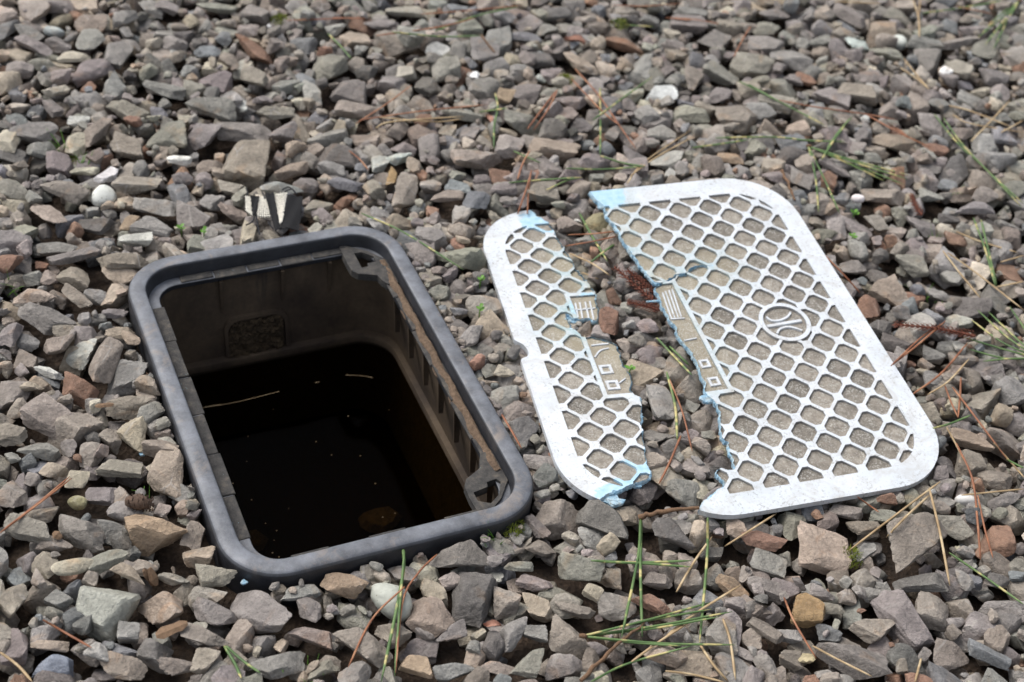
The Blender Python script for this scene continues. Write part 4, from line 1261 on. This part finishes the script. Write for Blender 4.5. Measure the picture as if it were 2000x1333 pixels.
print('HF percentiles', np.percentile(HF, [5, 25, 50, 75, 95]))

# ------------------------------------------------------------------ what lies on the gravel: surface for resting
HN = HF.copy()
cells_xy = np.c_[GX.ravel(), GY.ravel(), np.zeros(GX.size)]
d_r = sdf_rim(cells_xy[:, :2])
HN.ravel()[(d_r < 0)] = np.maximum(HN.ravel()[(d_r < 0)], .0005)
for k in ('R', 'L'):
    Mx = np.array(POSE[k]); n = Mx[:3, 2]; t = Mx[:3, 3]
    near = np.linalg.norm(cells_xy[:, :2] - t[:2], axis=1) < .25
    idx = np.where(near)[0]
    pz = t[2] - ((cells_xy[idx, 0] - t[0]) * n[0] + (cells_xy[idx, 1] - t[1]) * n[1]) / n[2]
    q = lid_local(np.c_[cells_xy[idx, :2], pz], k)
    ins = in_poly(q[:, :2], LID_SIMPLE[k])
    HN.ravel()[idx[ins]] = np.maximum(HN.ravel()[idx[ins]], pz[ins] + .0006)
def surf(P):
    i = np.clip(((P[:, 0] - X0) / CS).astype(int), 1, NX - 2); j = np.clip(((P[:, 1] - Y0) / CS).astype(int), 1, NY - 2)
    return np.maximum.reduce([HN[i, j], HN[i + 1, j], HN[i, j + 1], HN[i - 1, j], HN[i, j - 1]])
def lay(px, n=14, stiff=2, pct=88, lift=.0006):
    """points of a stiff thing lying on the stones, seen at these pixels"""
    c = spline(px, n)
    z = np.full(n, -.003)
    for _ in range(4):
        P = unproj(c, z)
        h = surf(P)
        t = np.linspace(-1, 1, n)
        fit = np.polyval(np.polyfit(t, h, stiff), t)
        z = fit + np.percentile(h - fit, pct) + lift
        z = np.clip(z, -.03, .05)
    P = unproj(c, z)
    return P

# ------------------------------------------------------------------ pine needles (crop, colour, points)
CN = dict(CR); CN['a'] = (920, 380, 4.165); CN['b'] = (980, 660, 3.602); CN['z'] = (0, 0, 1.0)
ND = """2 g 330,180 600,205 830,200|2 w 825,195 860,240 905,295|2 g 570,175 800,90 1030,40|2 b 240,200 600,150 800,100|2 b 490,80 760,60 1060,30|2 b 0,100 90,103 180,105|2 b 130,690 300,580 440,475|2 b 150,670 500,620 860,585
2 s 240,715 330,680 730,650|2 s 260,655 560,680 720,665|2 g 905,520 920,600 900,700 898,830|2 g 820,625 890,616 970,605|2 b 1085,720 1160,620 1250,500|2 b 1120,725 1200,610 1255,500|2 b 1350,385 1480,530 1590,690 1690,830|2 b 1330,440 1500,620 1600,700
2 g 1490,490 1492,700 1490,870|2 g 1490,870 1620,910 1740,930|2 g 1300,940 1500,945 1720,930|2 s 1640,1025 1730,910 1990,730|2 s 1660,980 1800,880 1998,770|2 g 1450,670 1600,560 1780,430|2 g 980,1020 1150,1005 1390,990|2 g 1190,1060 1300,1010 1390,990
2 b 1030,1195 1080,1050 1110,950|2 b 1085,1195 1090,1080 1105,950|2 b 1030,1000 1060,910 1100,840|2 g 1000,840 1090,880 1160,910|z g 706,417 790,455 905,527|2 b 1560,30 1750,35 1940,20|2 b 1870,100 1998,115|2 g 1560,110 1640,140 1800,150|2 b 90,840 150,890 200,950
3 b 0,100 160,110 330,140|3 b 380,320 430,220 480,140|3 g 410,455 600,550 890,700|3 g 460,470 620,560|3 b 630,560 850,600 1100,635 1290,670|3 b 1120,640 1300,740 1490,830|3 b 1240,690 1350,760|3 s 1330,330 1400,420 1470,500|3 s 1310,380 1400,440 1470,500
3 g 150,825 330,800 460,780|3 g 280,770 600,765 800,785 1000,790|3 g 900,830 960,740 1040,650|3 g 870,890 940,780 1000,700|3 g 1500,640 1620,790 1780,940 1998,1140|3 g 1550,660 1650,800 1800,960 1990,1160|3 s 1380,0 1410,100 1415,210|3 s 1420,0 1410,100
3 s 1580,590 1700,620 1930,710|3 s 1600,640 1700,690 1998,740|3 s 1700,790 1800,690 1920,560|3 s 1870,740 1998,670|3 b 1590,30 1830,80|3 g 1430,75 1650,45 1880,5|3 s 940,10 1200,20
8 g 1070,70 1130,230 1185,430|8 g 1110,80 1160,290 1190,420|8 s 910,240 1010,370 1105,485|8 s 935,250 1090,360 1333,550|8 s 980,140 1100,190 1300,250|8 b 270,240 380,350 480,460|8 b 650,830 780,730 925,605|8 b 640,840 800,690 910,620
8 b 750,990 900,880 1040,720|8 s 830,990 940,920 1050,800|8 b 960,950 1060,1080 1250,1333|8 b 920,940 950,1020 990,1110|8 b 1005,900 1000,1000 990,1110|8 g 860,1165 950,1140 1060,1095|8 s 930,1160 980,1250 1020,1333|8 s 1190,430 1333,400|8 s 1210,300 1333,265
6 g 390,570 395,700 350,950 270,1330|6 g 400,600 370,950 345,1300|6 b 580,620 480,720 390,880 350,1280|6 b 400,800 220,980 85,1250|6 g 1715,420 1700,640 1610,1080|6 g 1720,430 1715,700 1725,1080|6 g 1440,655 1700,665 1998,655|6 g 1480,660 1750,672 1998,690
6 s 1998,990 1800,1120 1650,1230|6 g 1440,1330 1640,1230 1998,1130|7 s 1530,215 1270,410 1020,600|7 s 1470,290 1330,420 1230,525|7 b 1620,0 1710,200 1740,450 1755,650|7 b 1740,290 1780,480 1825,640|7 s 1470,250 1530,500 1585,795|7 g 1580,610 1800,760 1998,900
7 s 1650,290 1998,255|7 s 1830,0 1998,190|7 g 1900,90 1998,140|7 s 330,575 480,480 620,390|7 s 60,830 160,660 260,520|7 s 0,1080 150,960 420,790|7 g 235,415 230,650 190,1110|7 b 660,860 720,1000 840,1200|7 s 820,1130 950,1200 1150,1300|7 s 320,980 360,1100 390,1320
7 s 190,1120 270,1240 350,1330|7 s 0,1270 150,1290 330,1333|7 s 1425,1200 1390,1333|7 b 1070,300 1190,385|5 b 0,500 200,350 400,195|5 b 10,490 210,335 390,185|5 b 240,985 370,1060 510,1140|5 s 0,1165 100,1240 180,1330|5 g 1250,1130 1310,1230 1345,1310|5 g 1260,1130 1350,1210 1450,1280
1 b 1600,115 1800,108 1998,100|1 g 1830,190 1900,260 1960,330|a b 780,330 1000,320 1190,300|a b 770,420 980,385 1195,340|a g 880,150 980,330 1110,545|a g 970,555 1090,460 1215,375|a s 800,480 980,560 1130,660|a s 900,635 1040,690|b g 1090,0 1230,150 1340,265|b g 1180,60 1320,195
b g 1160,240 1220,480 1235,720|b b 1170,270 1270,520 1340,800|b b 1260,690 1180,880 1105,1030|b b 0,540 60,640 140,780"""
NCOL = dict(g=('green', 'green'), s=('straw', 'straw-coloured'), b=('brown', 'red-brown'), w=('bark', 'brown'))
def needle_mesh(P, rad, mat, name='pine_needle', parent=None):
    n = len(P)
    t = np.linspace(0, 1, n)
    rr_ = rad * (np.clip(t * 10 + .55, .55, 1) * np.clip((1 - t) * 7 + .25, .25, 1))
    o0 = P[0].copy()
    V, Fc = tube(P - o0, rr_, 6, .7)
    o = obj_pd(name, V, Fc, mat, parent, 180)
    if parent is None: o.location = o0
    return o
def where(xy):
    p = place_words(np.r_[xy, 0])
    return p
for item in ND.replace('\n', '|').split('|'):
    f = item.split()
    ox, oy, sc_ = CN[int(f[0]) if f[0].isdigit() else f[0]]
    pts = [tuple(float(v) for v in p.split(',')) for p in f[2:]]
    px = [(ox + x / sc_, oy + y / sc_) for x, y in pts]
    P = lay(px)
    mat, word = NCOL[f[1]]
    o = needle_mesh(P, {'g': .00092, 's': .00082, 'b': .00076, 'w': .0011}[f[1]] * rng.uniform(.88, 1.12), MAT[mat])
    ln = np.linalg.norm(P[-1] - P[0])
    if f[1] == 'w': tag(o, 'short brown twig at the end of a long green needle', 'twig'); o.name = 'twig'; continue
    w_ = where(P[len(P) // 2][:2])
    rim_near = abs(sdf_rim(P[:, :2])).min()
    bend = 'bent' if len(pts) > 2 and np.linalg.norm(P[len(P) // 2] - (P[0] + P[-1]) / 2) > .035 * ln else 'straight'
    size = 'long' if ln > .075 else 'short' if ln < .04 else 'middling'
    tag(o, f"{size} {bend} {word} pine needle lying {w_}", 'pine needle', 'pine needles lying ' + w_)
# needle sprays joined at a bud
SPRAYS = [((1579, 286), [(1776, 343), (1773, 350), (1728, 354), (1766, 361), (1720, 336), (1599, 415), (1640, 417)], 'spray of green pine needles from one bud beyond the lid', 14),
          ((1137, 1243), [(1395, 1175), (1405, 1205), (1435, 1260), (1430, 1195), (1330, 1262), (1390, 1190)], 'spray of green pine needles from one bud below the narrower lid piece', 14),
          ((1990, 3), [(1910, 74), (1924, 88), (1941, 95), (1918, 66), (1950, 60)], 'spray of green pine needles at the far edge of the gravel', 12),
          ((2030, 700), [(1897, 625), (1909, 606), (1882, 659), (1894, 683), (1920, 706), (1931, 610), (1972, 599)], 'spray of green pine needles reaching in past the larger lid piece', 12)]
for org, tips, lab, n in SPRAYS:
    b0 = lay([org, ((org[0] + tips[0][0]) / 2, (org[1] + tips[0][1]) / 2)], 4)[0]
    root = empty('needle_spray', Matrix.Translation(b0)); tag(root, lab, 'pine needles', 'sprays of green pine needles')
    for tp in tips:
        mid = ((org[0] + tp[0]) / 2 + rng.normal(0, 4), (org[1] + tp[1]) / 2 + rng.normal(0, 4))
        P = lay([org, mid, tp], n) - b0
        P = P - P[0] * np.linspace(1, 0, n)[:, None]
        V, Fc = tube(P, .00085 * (np.clip(np.linspace(1, 0, n) * 6 + .3, .3, 1)), 6, .7)
        obj_pd('needle', V, Fc, MAT['green'], root, 180)
    V, Fc = tube([(-.002, 0, .0002), (.001, 0, .0004), (.003, 0, .0004)], [.0012, .0017, .001], 7)
    obj_pd('bud', V, Fc, MAT['bark'], root, 180)

# twigs
for px, rad, lab in (([(1248, 1012), (1290, 1001), (1366, 992)], .0019, 'thick brown twig poking out under the larger lid piece'),
                     ([(1134, 1330), (1193, 1272), (1260, 1213)], .0013, 'thin dark twig crossing a spray of green needles'),
                     ([(1527, 333), (1540, 365), (1553, 391)], .0012, 'grey forked twig beyond the rounded corner of the lid')):
    P = lay(px, 12, 1)
    P[1:-1] += rng.normal(0, .0006, (10, 3))
    V, Fc = tube(P - P[0], rad * np.linspace(1.1, .65, 12) * rng.uniform(.85, 1.15, 12), 7)
    o = obj_pd('twig', V, Fc, MAT['bark'], None, 60); o.location = P[0]
    tag(o, lab, 'twig')

# dead cedar sprigs
def cedar(px, lab, nlen=.0050, n=22):
    P = lay(px, n, 1, 90, .0022)
    root = empty('cedar_sprig', Matrix.Translation(P[0])); tag(root, lab, 'cedar sprig', 'dead cedar sprigs')
    Q = P - P[0]
    V, Fc = tube(Q, np.linspace(.0011, .0006, n), 6)
    obj_pd('stem', V, Fc, MAT['cedar'], root, 180)
    V, Fc = [], []
    for k in range(n - 1):
        t = Q[min(k + 1, n - 1)] - Q[max(k - 1, 0)]; t /= np.linalg.norm(t)
        for a in range(5):
            th = a * 1.2566 + k * .6
            up = np.array([0, 0, 1.]); s_ = np.cross(t, up); s_ /= np.linalg.norm(s_); b_ = np.cross(s_, t)
            d = math.cos(th) * s_ + math.sin(th) * b_
            tip = Q[k] + (t * .85 + d * .85) * nlen * rng.uniform(.75, 1.2) * (1 - .35 * k / n)
            m_ = (Q[k] + tip) / 2 + d * .0007
            w = np.cross(t, d) * .0006
            i0 = len(V); V += [Q[k] - w, Q[k] + w, m_ + w * .9, m_ - w * .9, tip, m_ + d * .0006]
            Fc += [(i0, i0 + 1, i0 + 2, i0 + 3), (i0 + 3, i0 + 2, i0 + 4), (i0 + 2, i0 + 5, i0 + 4), (i0 + 5, i0 + 3, i0 + 4)]
    o = obj_pd('scale_leaves', V, Fc, MAT['cedar'], root); o['kind'] = 'stuff'
cedar([(1282, 594), (1246, 562), (1200, 522)], 'red-brown dead cedar sprig in the gap, upper of two side by side')
cedar([(1278, 574), (1252, 550), (1226, 528)], 'red-brown dead cedar sprig crossing its neighbour in the gap', .0045)
cedar([(1290, 606), (1260, 598), (1226, 590)], 'red-brown dead cedar sprig lying lowest in the gap under the lid edge', .0045)
cedar([(1905, 657), (1830, 642), (1746, 634)], 'dry brown cedar sprig past the larger lid piece', .005, 34)
cedar([(1800, 420), (1788, 400), (1780, 380)], 'tiny dry cedar tip beyond the rounded lid corner', .004, 14)

# sprouts, grass and moss
def sprout(px, lab, n=5, size=.0042):
    c = unproj([px], -.01)[0]; c[2] = surf(c[None])[0] - .001
    c = unproj([px], c[2])[0]
    root = empty('sprout', Matrix.Translation(c)); tag(root, lab, 'sprout', 'small green sprouts among the stones')
    V, Fc = tube([(0, 0, -.006), (0, 0, .001), (.0006, 0, .004)], .0005, 5)
    obj_pd('stem', V, Fc, MAT['leaf'], root, 180)
    for k in range(n):
        a = k * 2.4 + rng.uniform(0, .6); el = rng.uniform(.2, .9); L_ = size * rng.uniform(.7, 1.25)
        d = np.array([math.cos(a) * math.cos(el), math.sin(a) * math.cos(el), math.sin(el)]); s_ = np.array([-math.sin(a), math.cos(a), 0])
        o0 = np.array([0, 0, .0015 + .0007 * k])
        V = [o0, o0 + d * L_ * .35 + s_ * L_ * .3, o0 + d * L_ * .8 + s_ * L_ * .34, o0 + d * L_, o0 + d * L_ * .8 - s_ * L_ * .34, o0 + d * L_ * .35 - s_ * L_ * .3, o0 + d * L_ * .55 - [0, 0, L_ * .12]]
        obj_pd('leaf', V, [(0, 1, 6), (1, 2, 6), (2, 3, 6), (3, 4, 6), (4, 5, 6), (5, 0, 6)], MAT['leaf'], root, 180)
for px, lab in (((938, 552), 'small leafy green sprout between the box rim and narrower lid piece'), ((937, 609), 'lower green sprout between the box rim and narrower lid piece'),
                ((354, 451), 'tiny green sprout behind the box rim near its corner'), ((398, 459), 'bright two-leaved seedling close behind the box rim'),
                ((1664, 467), 'round-leaved green sprout by the long side of the larger lid piece'), ((1667, 462 - 40), 'green sprout beyond the rounded lid corner'),
                ((1230, 726), 'tiny green leaf in the gap beside the raised squares')): sprout(px, lab)
def blades(px, lab, n, size, mat, name, cat, spread=.005):
    c = unproj([px], -.008)[0]; c[2] = surf(c[None])[0] - .003
    c = unproj([px], c[2])[0]
    root = empty(name, Matrix.Translation(c)); tag(root, lab, cat, 'grass and moss tufts among the stones')
    for k in range(n):
        a = rng.uniform(0, 6.28); L_ = size * rng.uniform(.6, 1.3); ln = rng.uniform(.2, .9)
        b = np.array([rng.normal(0, spread), rng.normal(0, spread), -.003])
        pts = [b + np.array([math.cos(a) * ln * L_ * t, math.sin(a) * ln * L_ * t, L_ * (t - .35 * ln * t * t)]) for t in np.linspace(0, 1, 6)]
        V, Fc = tube(pts, .0007 * np.linspace(1, .15, 6), 4, .5)
        obj_pd('blade', V, Fc, MAT[mat], root, 180)
for px, lab, n, size in (((966, 1052), 'small grass blades at the foot of the box rim', 7, .013), ((25, 556), 'grass tuft among stones away from the lid', 8, .016), ((118, 290), 'grass tuft beside a cream stone beyond the cloth scrap', 9, .016),
                         ((160, 310), 'grass blades by a purplish stone beyond the cloth scrap', 6, .012), ((1820, 588), 'short grass blades past the larger lid piece', 7, .011), ((297, 962), 'single thin grass shoot near the box wall', 3, .014),
                         ((588, 1303), 'short grass shoots below the speckled pebble', 6, .012), ((1866, 380), 'small grass shoots beyond the lid by a dark stone', 5, .01), ((1830, 463), 'low grass blades beyond the larger lid piece', 6, .009)):
    blades(px, lab, n, size, 'leaf', 'grass_tuft', 'grass')
def moss(px, lab, rad=.009, n=260):
    c = unproj([px], -.012)[0]; c[2] = surf(c[None])[0] - .004
    c = unproj([px], c[2])[0]
    V, Fc = [], []
    for k in range(n):
        a, rd = rng.uniform(0, 6.28), rad * math.sqrt(rng.random())
        b = np.array([rd * math.cos(a), rd * math.sin(a), .004 * (1 - (rd / rad) ** 2)])
        d = np.array([rng.normal(0, .5), rng.normal(0, .5), 1.0]); d *= rng.uniform(.0015, .0032) / np.linalg.norm(d)
        s_ = np.array([math.cos(a + 1), math.sin(a + 1), 0]) * .00045
        i0 = len(V); V += [b - s_, b + s_, b + d + s_ * .4, b + d * 1.3]; Fc += [(i0, i0 + 1, i0 + 2), (i0, i0 + 2, i0 + 3)]
    o = obj_pd('moss_clump', V, Fc, MAT['moss']); o.location = c
    tag(o, lab, 'moss', 'grass and moss tufts among the stones')
for px, lab in (((1000, 1032), 'yellow-green moss clump at the rounded corner of the box rim'), ((1210, 50), 'moss clump among the farthest stones'), ((548, 42), 'moss patch by a small white stone on the far gravel'),
                ((150, 317), 'moss patch beside a cream stone beyond the cloth scrap'), ((1105, 160), 'small moss patch beyond the lid between grey stones'), ((1660, 1092), 'moss clump beside the wedge-shaped tan stone')): moss(px, lab)

# ------------------------------------------------------------------ torn cloth scrap behind the rim
def scrap():
    off = lambda pts: np.array([(440 + x / 5.553, 300 + y / 5.553) for x, y in pts])
    z = -.0005
    P0 = unproj(off([(560, 650)]), z)[0]
    root = empty('torn_cloth_scrap', Matrix.Translation(P0))
    tag(root, 'torn scrap of black and white woven webbing behind the box rim', 'cloth scrap')
    def W(p, zz=0):
        q = unproj(off([p]), z)[0] - P0; q[2] += zz + .0012 * math.sin(p[0] * .012) ; return q
    def sheet(nm, quad, zz, mat, nu=14, nv=16, thick=.0007, wav=.0006):
        a, b, c, d = [np.array(v, float) for v in quad]
        top = []
        for i in range(nu):
            for j in range(nv):
                u, v = i / (nu - 1), j / (nv - 1)
                p = a * (1 - u) * (1 - v) + b * u * (1 - v) + c * u * v + d * (1 - u) * v
                if u in (0, 1) or v in (0, 1): p = p + rng.normal(0, 3.0, 2)
                top.append(W(p, zz + wav * math.sin(u * 7 + v * 5) + rng.normal(0, .00006)))
        V = top + [q - [0, 0, thick] for q in top]; n = nu * nv
        Fc = []
        for i in range(nu - 1):
            for j in range(nv - 1):
                f = (i * nv + j, (i + 1) * nv + j, (i + 1) * nv + j + 1, i * nv + j + 1)
                Fc += [f, tuple(n + q for q in f[::-1])]
        rim = [i * nv for i in range(nu)] + [(nu - 1) * nv + j for j in range(1, nv)] + [i * nv + nv - 1 for i in range(nu - 2, -1, -1)] + [j for j in range(nv - 2, 0, -1)]
        Fc += [(rim[k], n + rim[k], n + rim[(k + 1) % len(rim)], rim[(k + 1) % len(rim)]) for k in range(len(rim))]
        return obj_pd(nm, V, Fc, MAT[mat], root, 60)
    sheet('cloth_flap', [(672, 478), (846, 476), (800, 846), (596, 842)], .0016, 'clothblk')
    sheet('webbing_band', [(428, 462), (522, 452), (604, 852), (540, 872)], .0030, 'clothblk', 8, 24)
    sheet('webbing_band', [(272, 488), (368, 480), (340, 692), (294, 694)], .0028, 'clothblk', 8, 16)
    def weave(quad, n1, n2, zz, keep=1.0):
        a, b, c, d = [np.array(v, float) for v in quad]
        V, Fc = [], []
        def bil(u, v): return a * (1 - u) * (1 - v) + b * u * (1 - v) + c * u * v + d * (1 - u) * v
        for k in range(n1):
            u = (k + .5) / n1
            pts = [W(bil(u, v) + rng.normal(0, .8, 2), zz + .00035 * math.sin(v * n2 * 3.14 + k * 3.14)) for v in np.linspace(-.02, 1.03, 14)]
            v_, f_ = tube(pts, .00042, 4); o_ = len(V); V += list(v_); Fc += [tuple(o_ + q for q in g_) for g_ in f_]
        for k in range(n2):
            if rng.random() > keep: continue
            v = (k + .5) / n2
            pts = [W(bil(u, v) + rng.normal(0, 1.2, 2), zz + .0002 - .00035 * math.sin(u * n1 * 3.14 + k * 3.14)) for u in np.linspace(-.06, 1.05, 9)]
            v_, f_ = tube(pts, .00055, 4); o_ = len(V); V += list(v_); Fc += [tuple(o_ + q for q in g_) for g_ in f_]
        o = obj_pd('woven_panel', V, Fc, MAT['thread'], root, 180); o['kind'] = 'stuff'
    weave([(220, 490), (280, 488), (300, 690), (228, 650)], 4, 10, .0016)
    weave([(366, 482), (440, 478), (492, 700), (345, 690)], 6, 10, .0016)
    weave([(524, 472), (672, 456), (620, 760), (575, 800)], 7, 13, .0016, .85)
    for pts in ([(322, 690), (290, 760), (225, 805)], [(338, 690), (350, 780), (372, 890)], [(465, 760), (490, 800), (520, 842)], [(620, 430), (690, 400), (780, 470)], [(225, 400), (240, 440), (236, 480)], [(400, 430), (420, 470), (430, 500)], [(640, 455), (720, 420), (760, 450)]):
        P = [W(p, .002) for p in spline(pts, 10)]
        V, Fc = tube(P, .0006, 5); obj_pd('loose_thread', V, Fc, MAT['threadblk'], root, 180)
scrap()

# ------------------------------------------------------------------ bits: lid chips, wood splinters, a small cone, dead leaves
def chip(px, lab, size=.004, mat='blue', cat='plastic chip', name='plastic_chip'):
    c = unproj([px], -.004)[0]; c[2] = surf(c[None])[0]; c = unproj([px], c[2])[0]
    m = 7; V = []
    for k in range(m):
        a = 6.283 * k / m; r_ = size * rng.uniform(.45, 1.0)
        V.append((r_ * math.cos(a), r_ * math.sin(a) * .8, .0008 + .3 * r_ * math.cos(a)))
    V += [(x, y, z - .0012) for x, y, z in V]
    Fc = [tuple(range(m)), tuple(range(2 * m - 1, m - 1, -1))] + [(k, m + k, m + (k + 1) % m, (k + 1) % m) for k in range(m)]
    o = obj_pd(name, V, Fc, MAT[mat]); o.location = c; o.rotation_euler[2] = rng.uniform(0, 6)
    tag(o, lab, cat)
chip((278, 887), 'pale blue plastic chip on a stone by the long box wall', .0035)
chip((477, 1138), 'pale blue plastic chip at the foot of the rounded box corner', .0035)
def splinter(px2, lab, w=.0028):
    P = lay(px2, 6, 1)
    V, Fc = tube(P - P[0], w * np.array([.5, 1, 1.05, 1, .9, .45]) * rng.uniform(.85, 1.15, 6), 5, .45)
    o = obj_pd('wood_splinter', V, Fc, MAT['wood']); o.location = P[0]; tag(o, lab, 'wood splinter', 'wood splinters among the stones')
splinter([(280, 1114), (300, 1142)], 'pale split wood sliver near the box corner')
splinter([(292, 1110), (306, 1144)], 'second split wood sliver beside another near the box corner')
splinter([(305, 1242), (366, 1217)], 'flat brown wood chip under a tan stone edge', .004)
splinter([(104, 1040), (120, 1052)], 'short wood splinter between purplish and greenish stones')
splinter([(186, 794), (222, 790)], 'pale wood splinter beside the large flat brown stone', .0022)
def cone(px):
    c = unproj([px], -.008)[0]; c[2] = surf(c[None])[0] - .002; c = unproj([px], c[2])[0]
    root = empty('small_cone', Matrix.Translation(c)); tag(root, 'small dried dark cone lying on bare soil by the box', 'cone')
    V, Fc = tube([(-.008, 0, .006), (0, 0, .007), (.008, 0, .006)], [.003, .0055, .003], 8)
    obj_pd('core', V, Fc, MAT['cone'], root, 180)
    for k in range(34):
        t = -.008 + .016 * (k / 33); a = k * 2.4; r_ = .0062 * math.sqrt(max(.15, 1 - (t / .0105) ** 2))
        d = np.array([.35, math.cos(a), math.sin(a)]); d /= np.linalg.norm(d)
        b = np.array([t, 0, .0065]) + d * r_ * .6; s_ = np.cross(d, [1, 0, 0]); s_ /= np.linalg.norm(s_)
        L_ = .0022
        V = [b - s_ * .001, b + s_ * .001, b + d * L_ + s_ * .0016, b + d * L_ * 1.15, b + d * L_ - s_ * .0016, b + d * L_ * .6 + np.array([.0012, 0, 0])]
        obj_pd('scale', V, [(0, 1, 5), (1, 2, 5), (2, 3, 5), (3, 4, 5), (4, 0, 5), (4, 3, 2, 1, 0)], MAT['cone'], root)
cone((272, 995))
def dleaf(px, lab, size=.011):
    c = unproj([px], -.004)[0]; c[2] = surf(c[None])[0] + .0008; c = unproj([px], c[2])[0]
    V, Fc = [], []; n, m = 9, 5
    for i in range(n):
        u = i / (n - 1); w = math.sin(math.pi * (u * .9 + .05)) * .42
        for j in range(m):
            v = (j / (m - 1) - .5) * 2
            V.append((size * (u - .5) * 2, size * w * v, size * (.35 * v * v + .18 * math.sin(u * 5)) + rng.normal(0, .0002)))
    Fc = [(i * m + j, (i + 1) * m + j, (i + 1) * m + j + 1, i * m + j + 1) for i in range(n - 1) for j in range(m - 1)]
    V2 = V + [(x, y, z - .0004) for x, y, z in V]; N_ = n * m
    Fc += [tuple(N_ + q for q in f[::-1]) for f in Fc]
    o = obj_pd('dead_leaf', V2, Fc, MAT['deadleaf'], None, 60); o.location = c; o.rotation_euler = (rng.normal(0, .25), rng.normal(0, .25), rng.uniform(0, 6.28))
    tag(o, lab, 'leaf')
dleaf((1122, 82), 'curled pinkish dead leaf among the farthest stones')
dleaf((955, 235), 'small curled dead leaf by a bent green needle', .008)
dleaf((962, 1222), 'reddish dead leaf scrap below the box rim', .006)
